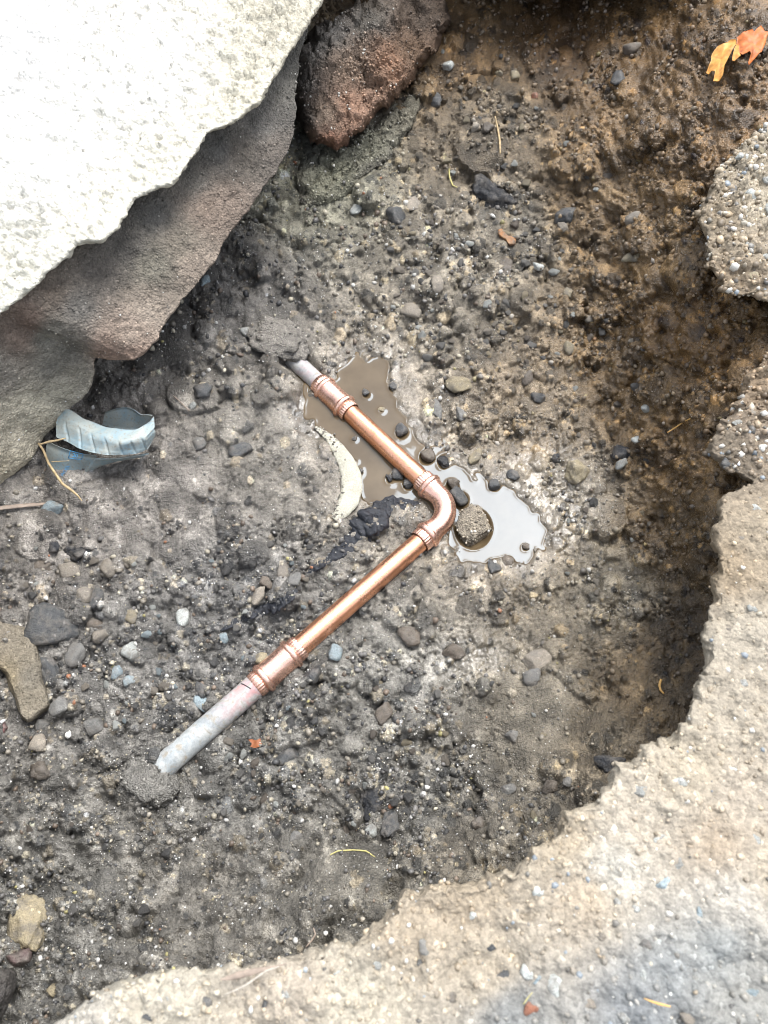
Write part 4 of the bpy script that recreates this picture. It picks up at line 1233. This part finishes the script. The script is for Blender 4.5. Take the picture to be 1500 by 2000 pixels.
def px_sweep(name, pts, mat, parent=None, lift=0.0, flat=.5, wob=.1, seg=14, step=4.0, seed=3, use_surf=True, zfix=None):
    """pts: (u, v, half width px)"""
    path, r = px_path(pts, step, lift, use_surf, zfix)
    rad = r[:, 2] * np.array([mpp(p) for p in path])
    o = np.array(path.mean(0))
    ob = sweep(name, path - o, rad, mat, None, seg, None, True, wob, flat, seed)
    ob.location = o
    return ob

M_RUB = mat_plain('black_rubber', (.011, .013, .018), .5, .7, 420, .5, bump=1.5)
strip = empty('rubber_strip', tuple(surf(700, 1040)[0]))
tag(strip, 'black tarry fabric strip surfacing in the mud left of the elbow', 'strip')
for pts, sdn in (([(818,984,6),(790,985,14),(760,987,20),(738,1004,26),(716,1030,28),(692,1056,20),(664,1078,13),(640,1094,6)], 3), ([(660,1080,3),(640,1095,8),(618,1108,8),(600,1118,3)], 4),
                 ([(580,1152,4),(566,1163,12),(545,1178,13),(515,1190,12),(488,1200,9),(462,1214,7),(430,1232,3)], 5)):
    o = px_sweep('exposed_length', pts, M_RUB, None, .0002, .22, .42, 36, 1.6, sdn)
    qv = np.array([w.co[:] for w in o.data.vertices]); grit_on(qv, np.full((len(qv), 3), .10), 70, o, sdn, .0003, .0016, 2.0)
    o.location = Vector(o.location) - strip.location; o.parent = strip

o = px_sweep('curved_stone', [(616,834,3),(640,852,8),(660,876,13),(676,902,17),(686,928,20),(688,954,21),(681,980,20),(668,1000,15),(652,1014,7)],
             mat_stone('chalky_stone', (.44, .42, .33), (.54, .52, .43), .75, .15, 1.0, .25), None, .0025, .36, .03, 22, 4.0, 8)
qv = np.array([w.co[:] for w in o.data.vertices]); mm_ = qv[:, 0] < np.median(qv[:, 0]) + .004
grit_on(qv[mm_], np.tile([.16, .145, .12], (mm_.sum(), 1)), 260, o, 77, .0004, .0022, 2.0)
tag(o, 'pale curved rim of a buried stone left of the puddle', 'stone')

# ------------------------------------------------------------------ plastic bottle piece
M_PLA = bpy.data.materials.new('clouded_plastic'); M_PLA.use_nodes = True
_b = M_PLA.node_tree.nodes['Principled BSDF']; _g = NT(M_PLA.node_tree)
_co = _g.coord(); _n = _g.noise(_co, 45, 5, .6, .8); _n2 = _g.noise(_co, 400, 4, .6)
_c = _g.mix(_g.ramp(_n, [(.35, 0.0), (.62, 1.0)]), (.215, .30, .335), (.31, .34, .32))
_c = _g.mix(_g.ramp(_n2, [(.52, 0.0), (.68, .7)]), _c, (.24, .215, .17))
_g.l(_c, _b.inputs['Base Color']); _b.inputs['Roughness'].default_value = .5; _b.inputs['Specular IOR Level'].default_value = .3
_g.l(_g.bump(_n2, .15, .0006), _b.inputs['Normal'])
M_INK = mat_plain('blue_print', (.06, .24, .46), .45, .15, 300, .3, bump=.1)

bottle = empty('bottle_piece', tuple(surf(200, 860)[0]))
tag(bottle, 'crushed pale blue plastic bottle piece with ribbed band half buried by the slab', 'bottle')
def loft(name, rails, ncol, mat, thick=.0012, relief=None):
    """skin through rails (lists of (u, v, z)); thin closed shell"""
    R = []
    for r in rails:
        r = np.asarray(r, float)
        s = np.r_[0, np.cumsum(np.hypot(*np.diff(r[:, :2], axis=0).T))]; s /= s[-1]
        t = np.linspace(0, 1, ncol)
        # smooth interpolation along the rail
        q = np.stack([np.interp(t, s, r[:, k]) for k in range(3)], -1)
        kk = 5
        for k in range(3):
            q[:, k] = np.convolve(np.pad(q[:, k], kk, mode='reflect', reflect_type='odd'), np.ones(2 * kk + 1) / (2 * kk + 1), 'valid')
        R.append(q)
    R = np.array(R)
    m = len(R); tt = np.linspace(0, m - 1, (m - 1) * 8 + 1)
    G = np.stack([[np.interp(tt, np.arange(m), R[:, c, k]) for c in range(ncol)] for k in range(3)], -1)
    G = np.transpose(G, (1, 0, 2))
    P = at(G[..., 0], G[..., 1], G[..., 2])
    n = np.cross(np.gradient(P, axis=0), np.gradient(P, axis=1)); n /= np.linalg.norm(n, axis=-1, keepdims=True) + 1e-12
    n *= np.sign(n[..., 2:3] + 1e-9)
    if relief is not None:
        vv, uu_ = np.meshgrid(np.linspace(0, 1, P.shape[0]), np.linspace(0, 1, P.shape[1]), indexing='ij')
        P = P + n * relief(uu_, vv)[..., None]
    Q = P - n * thick
    ny, nx = P.shape[:2]
    F1 = grid_faces(ny, nx); F2 = grid_faces(ny, nx, flip=True) + ny * nx
    i = np.arange(ny * nx).reshape(ny, nx)
    b = np.r_[i[0, :], i[1:, -1], i[-1, -2::-1], i[-2:0:-1, 0]]
    b2 = np.roll(b, -1)
    F3 = np.stack([b, b2, b2 + ny * nx, b + ny * nx], -1)
    o = P.mean((0, 1))
    me = mesh_np(name, np.r_[P.reshape(-1, 3), Q.reshape(-1, 3)] - o, np.r_[F1, F2, F3])
    ob = new_obj(name, me, bottle, mat); ob.location = Vector(o) - bottle.location
    return ob, P
zb_ = .022
rim_top = [(118,806,.045),(132,798,.052),(148,806,.054),(164,818,.054),(185,826,.055),(210,834,.056),(240,839,.057),(268,838,.055),(290,826,.050),(301,812,.046)]
rim_mid = [(108,828,.050),(130,824,.056),(150,834,.059),(175,848,.060),(205,858,.061),(235,864,.061),(262,863,.058),(285,856,.053),(302,838,.047)]
seam =    [(112,855,.047),(130,862,.049),(155,876,.050),(180,884,.050),(205,888,.049),(235,889,.047),(262,886,.043),(284,880,.037),(300,855,.034)]
def rib_relief(u, v):
    r = np.zeros_like(u)
    for c in (.10, .24, .37, .50, .63, .75, .86):
        lowr = sstep(.46, .54, v) * sstep(1.0, .95, v)
        r -= .0016 * np.exp(-((u - c - .05 * (v - .75)) / .012) ** 2) * lowr
    r -= .0014 * np.exp(-((v - .5) / .03) ** 2)
    r += .0016 * np.exp(-((v - .95) / .04) ** 2)
    return r + .0006 * np.sin(u * 23 + v * 9)
loft('ribbed_band', [rim_top, rim_mid, seam], 180, M_PLA, relief=rib_relief)
seam2 = [(94,862,.036),(115,872,.042),(140,882,.043),(165,890,.043),(190,894,.042),(215,896,.040),(240,896,.037),(268,890,.032),(290,884,.028)]
low = [(92,930,.010),(100,938,.012),(125,940,.014),(145,932,.014),(165,924,.013),(185,914,.013),(215,904,.012),(245,897,.012),(272,890,.012)]
wall, WPTS = loft('bottle_wall', [seam2, low], 120, M_PLA, relief=lambda u, v: .0012 * np.sin(u * 9 + 1) + .001 * np.sin(v * 7))
back = [(205,806,.028),(225,799,.033),(245,795,.035),(262,800,.035),(275,812,.034),(288,810,.036),(297,812,.036)]
back2 = [(200,830,.012),(225,836,.012),(245,840,.012),(262,840,.012),(275,838,.012),(288,834,.015),(296,826,.02)]
ob, _ = loft('inner_wall', [back, back2], 60, M_PLA)
ob['label'] = 'shadowed inner side of the bottle, streaked with mud'
# printing on the wall: a framed number and a bold word running up the side
def on_wall(u, v, lift=.0012):
    A = WPTS.reshape(-1, 3); pu, pv = proj(A)
    k = np.argmin((pu - u) ** 2 + (pv - v) ** 2)
    return A[k] + np.array([0, 0, lift])
def print_text(body, u, v, px_h, angle):
    cu_ = bpy.data.curves.new('printed_text', 'FONT'); cu_.body = body
    p = on_wall(u, v); s = mpp(p)
    cu_.size = px_h * s * 1.35; cu_.align_x = 'CENTER'; cu_.align_y = 'CENTER'; cu_.extrude = .0001
    tmp = bpy.data.objects.new('printed_text', cu_); COL.objects.link(tmp)
    dg = bpy.context.evaluated_depsgraph_get()
    me = bpy.data.meshes.new_from_object(tmp.evaluated_get(dg))
    bpy.data.objects.remove(tmp)
    n = np.array([-.05, -.38, .92]); n /= np.linalg.norm(n)
    x = np.array([math.cos(angle), math.sin(angle), 0.]); x -= n * (x @ n); x /= np.linalg.norm(x); y = np.cross(n, x)
    co = np.array([q.co[:] for q in me.vertices])
    me.vertices.foreach_set('co', (co[:, :1] * x + co[:, 1:2] * y + co[:, 2:] * n).astype(np.float32).ravel())
    me.materials.clear()
    ob = new_obj('printed_lettering', me, wall, M_INK)
    ob.location = Vector(p + n * .0008) - bottle.location - wall.location
    return ob
print_text('20', 148, 891, 8, math.radians(-12))
print_text('INOOOHI', 133, 917, 6, math.radians(56))
fr = [(138,883),(163,888),(159,898),(134,893)]
for a, b in zip(fr, fr[1:] + fr[:1]):
    pts = resample([a, b], 3.0)
    pp = np.array([on_wall(*q, lift=.0010) for q in pts])
    o0 = pp.mean(0)
    ob = sweep('printed_frame', pp - o0, .00035, M_INK, None, 6)
    ob.parent = wall; ob.location = Vector(o0) - bottle.location - wall.location

# ------------------------------------------------------------------ twigs, roots, leaves
M_TWIG = mat_plain('dry_twig', (.36, .27, .15), .7, .4, 150)
M_STRAW = mat_plain('dry_straw', (.27, .215, .17), .65, .35, 120)
M_ROOT = mat_plain('orange_root', (.50, .30, .10), .6, .3, 200)
M_FIB = mat_plain('yellow_fibre', (.42, .38, .15), .6, .3, 200)
def strand(name, pts, mat, label, cat, lift=.003, **k):
    return tag(px_sweep(name, pts, mat, None, lift, k.pop('flat', .9), .12, 8, 3.0, **k), label, cat)
tw = empty('twig', tuple(surf(110, 920)[0])); tag(tw, 'thin pale twig lying across the plastic bottle piece', 'twig')
for pts, zf in (([(75,866,2.2),(84,878,2.4),(95,905,2.5),(108,925,2.4),(122,945,2.6),(140,958,2.4),(152,968,1.8),(160,978,1.0)], .040), ([(78,868,1.5),(95,863,2.6),(112,860,2.0),(128,856,1.2)], .060), ([(100,902,.8),(118,901,.9),(135,900,.6)], .040)):
    o = px_sweep('stem', pts, M_TWIG, None, 0, .9, .15, 8, 3.0, use_surf=False, zfix=zf)
    # let the long stem come down onto the soil
    o.location = Vector(o.location) - tw.location; o.parent = tw
strand('dry_straw', [(-20,996,4),(10,991,5),(50,987,4.6),(85,984,3),(112,982,1.2)], M_STRAW, 'pinkish dry straw blade at the left edge', 'straw', .004, flat=.3)
strand('stick', [(967,228,1.6),(972,250,2),(976,275,2.1),(977,300,1.6)], M_TWIG, 'short upright stick beside the dark clod at the top', 'stick', .006)
strand('root', [(1291,1327,2.2),(1288,1338,2.6),(1290,1348,2.4),(1297,1355,1.6)], M_ROOT, 'curled orange root in the dark hollow under the pavement', 'root', .004)
strand('root_fibre', [(1303,845,1.2),(1318,836,1.5),(1335,824,1.4),(1360,812,1.0)], M_ROOT, 'thin yellow root fibre on the brown wall', 'root', .004)
strand('pale_fibre', [(338,772,1),(352,785,1.2),(362,795,1.1),(370,803,.8)], M_STRAW, 'fine pale root above the bottle piece', 'root', .002)
strand('moss_fibre', [(640,1672,1),(660,1662,1.4),(690,1660,1.4),(715,1662,1.5),(735,1676,1)], M_FIB, 'yellow green fibre on the lower mud bank', 'fibre', .003)
strand('thin_stalk', [(877,330,1.3),(878,345,1.6),(884,362,1.3),(893,366,1)], M_FIB, 'thin yellow stalk above the gravel', 'stalk', .004)
pod = tag(px_sweep('seed_pod', [(430,1913,.8),(445,1911,4),(465,1905,6.5),(490,1899,6),(510,1894,4.5),(535,1889,2),(560,1882,.8)], M_STRAW, None, 0, .6, .08, 12, 3.0, use_surf=False, zfix=.197), 'dry brown seed pod on the pavement edge', 'seed pod')
tag(px_sweep('straw_stalk', [(438,1943,.8),(460,1934,1.8),(480,1924,2.2),(500,1910,2),(520,1896,1.8),(545,1888,1)], mat_plain('bleached_straw', (.40, .36, .30), .6), None, 0, .7, .08, 8, 3.0, use_surf=False, zfix=.204), 'bleached stalk crossing the dry seed pod', 'stalk')
tag(px_sweep('needle', [(612,1812,1),(616,1825,1.8),(608,1838,1.6),(597,1850,1)], M_STRAW, None, .004, .8, .1, 8, 3.0), 'pale curved needle on the lower mud bank', 'needle')
tag(px_sweep('grass_blade', [(1022,1962,.6),(1030,1950,1.1),(1040,1938,.6)], M_FIB, None, 0, .8, .1, 8, 3.0, use_surf=False, zfix=.20), 'tiny yellow grass blade on the pavement', 'grass blade')
tag(px_sweep('pavement_straw', [(1258,1950,1),(1275,1957,2),(1292,1962,2.6),(1310,1966,1.4)], M_ROOT, None, 0, .6, .1, 8, 3.0, use_surf=False, zfix=.20), 'small tan straw scrap on the pavement', 'straw')

def leaf(name, outline, z_of, mat, parent, curl=.003, hole=None):
    poly = np.asarray(outline, float); poly = np.r_[poly, poly[:1]]
    pl = resample(poly, 2.0)[:-1]
    c = pl.mean(0); fr = np.linspace(0, 1, 9)
    U_ = c[0] + (pl[:, 0] - c[0])[None] * fr[:, None]; V_ = c[1] + (pl[:, 1] - c[1])[None] * fr[:, None]
    P = at(U_, V_, z_of(U_, V_))
    P[..., 2] += curl * fbm(P, 70, 3, .5, 4) + curl * .8 * np.sin((U_ - V_) / 9.0) * .3
    Q = P - np.array([0, 0, .0006])
    n = len(pl); F1 = grid_faces(9, n, wrap=True); F2 = F1[:, ::-1] + 9 * n
    i = np.arange(n) + 8 * n; i2 = np.roll(i, -1)
    F3 = np.stack([i2, i, i + 9 * n, i2 + 9 * n], -1)
    o = P.mean((0, 1))
    ob = new_obj(name, mesh_np(name, np.r_[P.reshape(-1, 3), Q.reshape(-1, 3)] - o, np.r_[F1, F2, F3]), parent, mat)
    ob.location = Vector(o) - (parent.location if parent else Vector((0, 0, 0)))
    return ob
M_LO = mat_plain('orange_leaf', (.40, .10, .010), .5, .4, 130, .4); M_LY = mat_plain('yellow_leaf', (.50, .23, .045), .5, .35, 130, .4); M_LR = mat_plain('rust_leaf', (.24, .085, .035), .6, .25, 80)
def zl(U_, V_):
    j = np.clip(((V_ - V0) / STEP).astype(int), 0, NY - 1); i = np.clip(((U_ - U0) / STEP).astype(int), 0, NX - 1)
    return bil(Zc, U_, V_) + .012
lf = empty('maple_leaf', tuple(at(np.array(1437.), np.array(85.), np.array(.13)))); tag(lf, 'torn orange maple leaf on the brown soil in the upper right corner', 'leaf')
Z = lambda x, y: (1360 + x / 10.71, 30 + y / 10.71)
leaf('leaf_lobe', [Z(*q) for q in ((830,490),(940,400),(1080,310),(1170,285),(1200,350),(1290,270),(1350,225),(1430,330),(1560,340),(1480,430),(1440,600),(1380,740),(1250,870),(1110,1010),(1100,940),(1160,860),(1090,800),(940,860),(880,780),(880,640))], zl, M_LO, lf)
o = leaf('leaf_lobe', [Z(*q) for q in ((840,480),(720,500),(560,610),(440,660),(320,820),(300,960),(220,1160),(270,1210),(320,1150),(400,1160),(370,1340),(500,1330),(560,1240),(600,1020),(690,850),(780,680),(850,560))], lambda a, b: zl(a, b) + .004, M_LY, lf); o['label'] = 'paler yellow folded lobe'
leaf('leaf_lobe', [Z(*q) for q in ((860,560),(790,700),(760,830),(740,960),(790,970),(920,870),(880,800),(890,650))], lambda a, b: zl(a, b) + .002, M_LY, lf)
def zf2(U_, V_): return np.full(U_.shape, surf(503, 1450)[0][2] + .006)
sl = leaf('small_leaf', [(484,1444),(492,1443),(500,1446),(508,1442),(514,1446),(522,1445),(522,1453),(514,1452),(508,1459),(498,1461),(488,1458),(492,1452)], zf2, M_LR, None, .004)
tag(sl, 'small rust red leaf scrap below the lower coupling', 'leaf')

# ------------------------------------------------------------------ loose pebbles (countable) and grit
ZONES = [  # name phrase, (u0, v0, u1, v1), count, palette
 ('in the gravel spread above the puddle', (760, 440, 1120, 720), 78, ('grey','grey','beige','dark','brown','pale','tan')),
 ('on the gravel left of the lower pipe', (40, 1060, 620, 1420), 70, ('grey','grey','dark','beige','pale','dark','blue')),
 ('on the gravel between lower pipe and near bank', (380, 1330, 1080, 1640), 70, ('grey','dark','dark','beige','pale','brown','tan')),
 ('on the floor at the foot of the brown wall', (1090, 620, 1270, 1180), 26, ('dark','brown','beige','pale','tan')),
 ('on the soil below the dark recess', (860, 90, 1200, 380), 24, ('beige','brown','dark','tan','pale')),
 ('on the soil near the lower left corner', (30, 1560, 330, 1960), 22, ('grey','dark','brown','tan')),
]
PEB = {}
LAND = [(547,1303,'lower coupling'),(868,990,'copper elbow'),(656,776,'upper coupling'),(200,860,'bottle piece'),(690,940,'pale curved stone rim'),(988,463,'rust orange clay chip'),(503,1450,'small rust leaf scrap'),
        (45,1310,'long tan slab stone'),(560,1170,'black strip end'),(700,320,'yellowish mortar ledge'),(973,265,'short upright stick'),(690,1663,'yellow green fibre'),(420,1420,'grey pipe end'),(1335,824,'thin root fibre'),(1291,1340,'curled orange root'),(400,600,'concrete slab edge'),(1060,1650,'pavement edge')]
_short = {}
for q in STONES:
    t_ = q[8].split(',')[0]
    for w_ in (' in ', ' on ', ' at ', ' beside ', ' under ', ' above ', ' below ', ' stuck', ' standing', ' lying', ' touching', ' left ', ' right ', ' near ', ' next ', ' along ', ' of ', ' against ', ' just ', ' burying', ' over ', ' leaning', ' between ', ' close '):
        t_ = t_.split(w_)[0]
    _short.setdefault(t_, []).append((q[0], q[1]))
LAND += [(p_[0][0], p_[0][1], k_) for k_, p_ in _short.items() if len(p_) == 1 and len(k_.split()) >= 3]
USED_LABELS = set()
def pebble_label(adj, u, v, r, phrase):
    size = 'tiny' if r < 6 else ('small' if r < 8.5 else 'medium')
    for x, y, nm in sorted(LAND, key=lambda q: (q[0] - u) ** 2 + (q[1] - v) ** 2)[:9]:
        dx, dy = u - x, v - y
        where = ('right of' if dx > 0 else 'left of') if abs(dx) > 1.6 * abs(dy) else (('below' if dy > 0 else 'above') if abs(dy) > 1.6 * abs(dx) else ('below right of' if dx > 0 else 'below left of') if dy > 0 else ('above right of' if dx > 0 else 'above left of'))
        how = 'close ' if math.hypot(dx, dy) < 60 else ('a little way ' if math.hypot(dx, dy) < 130 else 'well ')
        lab = '%s %s pebble %s%s the %s' % (size, adj, how, where, nm)
        if lab not in USED_LABELS and len(lab.split()) <= 16:
            USED_LABELS.add(lab); return lab
    return 'small %s pebble %s' % (adj, phrase)
ADJ = {'grey': 'grey', 'dark': 'dark', 'beige': 'beige', 'brown': 'brown', 'pale': 'whitish', 'tan': 'yellowish', 'blue': 'bluish'}
taken = [(q[0], q[1], max(q[2], q[3]) / 2) for q in STONES]
pave_poly = np.array(PAVE_EDGE)
pipe_line = [proj(PA[0]), proj(CORNER), proj(PB[1])]
for phrase, (a, b, c, d_), n, pal in ZONES:
    k = tries = 0
    while k < n and tries < 4000:
        tries += 1
        u, v = rng.uniform(a, c), rng.uniform(b, d_)
        r = 5.0 + 6.5 * rng.uniform() ** 2.2
        if any((u - x) ** 2 + (v - y) ** 2 < (r + s_ + 1) ** 2 for x, y, s_ in taken): continue
        if dist_line(pipe_line, np.array([u]), np.array([v]))[0] < 34 + r: continue
        if sd[sidx(u, v)] < 8: continue
        if rng.uniform() > DENS[sidx(u, v)] + .1: continue
        taken.append((u, v, r)); k += 1
        m = pal[int(rng.integers(len(pal)))]
        shp = int(rng.integers(10))
        if (m, shp) not in PEB:
            P, F = stone_shape(3, 500 + shp * 3, 13, .08)
            me = mesh_np('pebble', P * np.array([1, .82, .68]), F); me.materials.append(M_ST[m]); PEB[(m, shp)] = me
        p, nn = surf(u, v); s = mpp(p) * r
        o = new_obj('pebble', PEB[(m, shp)])
        o.location = p + nn * s * .12
        o.scale = (s * 1.08, s * 1.08, s)
        o.rotation_euler = (rng.uniform(-.4, .4), rng.uniform(-.4, .4), rng.uniform(0, 6.28))
        tag(o, pebble_label(ADJ[m], u, v, r, phrase), 'pebble', '%s pebbles %s' % (ADJ[m], phrase))

def grit(name, n, r0, r1, power, palette, weights, sub, dens_mul, sink=.25, seed=1, area=None):
    r = np.random.default_rng(seed)
    V, F = ICO[sub] if sub else (np.array([[1,0,0],[-1,0,0],[0,1,0],[0,-1,0],[0,0,1],[0,0,-1.]]), np.array([[0,2,4],[2,1,4],[1,3,4],[3,0,4],[2,0,5],[1,2,5],[3,1,5],[0,3,5]]))
    u = r.uniform(U0 + 60, U1 - 60, n * 3); v = r.uniform(V0 + 60, V1 - 60, n * 3)
    gj_ = ((v - V0) / STEP + .5).astype(int); gi_ = ((u - U0) / STEP + .5).astype(int)
    ok = r.uniform(0, 1, n * 3) < DENS[gj_, gi_] * dens_mul + .05
    ok &= sd[gj_, gi_] > -1
    ok &= dist_line(pipe_line, u, v) > 21
    u, v, gj_, gi_ = u[ok][:n], v[ok][:n], gj_[ok][:n], gi_[ok][:n]
    m = len(u)
    P = POS[gj_, gi_]; N = SN[gj_, gi_]
    rad = (r0 + (r1 - r0) * r.uniform(0, 1, m) ** power) * ((P - CAM) @ FWD) / FPX
    J = 1 + r.uniform(-.36, .36, (m, len(V), 1))
    A = r.normal(size=(m, 3, 3)); Qm, _ = np.linalg.qr(A)
    S = r.uniform(.6, 1.1, (m, 1, 3))
    W = (V[None] * J * S) @ Qm
    W = W * rad[:, None, None] + (P + N * (rad * (1 - 2 * sink))[:, None])[:, None]
    ci = r.choice(len(palette), m, p=np.array(weights) / np.sum(weights))
    c = np.array(palette)[ci] * np.exp(r.normal(0, .22, (m, 1)))
    Fa = (F[None] + (np.arange(m) * len(V))[:, None, None]).reshape(-1, F.shape[1])
    brown = sstep(1.35, 1.9, SOILC[gj_, gi_, 0] / SOILC[gj_, gi_, 2])[:, None]
    c = c * (1 - .75 * brown) + .75 * brown * SOILC[gj_, gi_] * (.8 + 1.6 * r.uniform(0, 1, (m, 1)) ** 2)
    me = mesh_np(name, W.reshape(-1, 3), Fa, False, Col=np.clip(np.repeat(c, len(V), 0), .01, .75))
    return new_obj(name, me, None, M_GRIT)
PAL = [(.11,.105,.098),(.05,.05,.05),(.20,.18,.145),(.34,.31,.24),(.46,.45,.42),(.13,.10,.075),(.30,.27,.12),(.28,.13,.07)]
tag(grit('gravel', 12000, 2.0, 7.0, 2.2, PAL, (34, 14, 26, 12, 9, 12, 1.2, .6), 1, .9, .3, 3), 'fine mixed gravel scattered over the pit soil', None, None, 'stuff')
tag(grit('sand_grains', 26000, .8, 2.4, 2.2, [(.55,.54,.50),(.45,.40,.28),(.30,.29,.27),(.62,.61,.58)], (30, 18, 22, 22), 0, .9, .2, 5), 'pale sand grains glinting all over the wet soil', None, None, 'stuff')

# grit bonded in the pavement surface
A = PAVP[5:150]; pu, pv = proj(A); ok = (pu > -60) & (pu < 1560) & (pv > 200) & (pv < 2080)
PALP = np.array([(.42,.38,.30),(.30,.25,.18),(.50,.48,.43),(.16,.15,.13),(.36,.29,.20),(.24,.27,.29)])
Pg = A[ok]; Cg = idw(pave_cols, pu[ok], pv[ok]) * np.array([1.05, 1.0, .92])
r = np.random.default_rng(9); odd = r.uniform(0, 1, len(Pg)) < .22
Cg[odd] = PALP[r.choice(6, odd.sum())]
lowered = Pg - np.array([0, 0, .0007])
grit_on(lowered, Cg, 4200, pav, 9, .0005, .0030, 2.8, 'bonded_grit', (1.0, .22), .05)
kk = (Pg[:, 0] > .26) & (Pg[:, 1] > .33)
grit_on(lowered[kk], Cg[kk] * .85, 1500, pav, 10, .0010, .0050, 2.0, 'bonded_grit', (1.0, .4), .10)
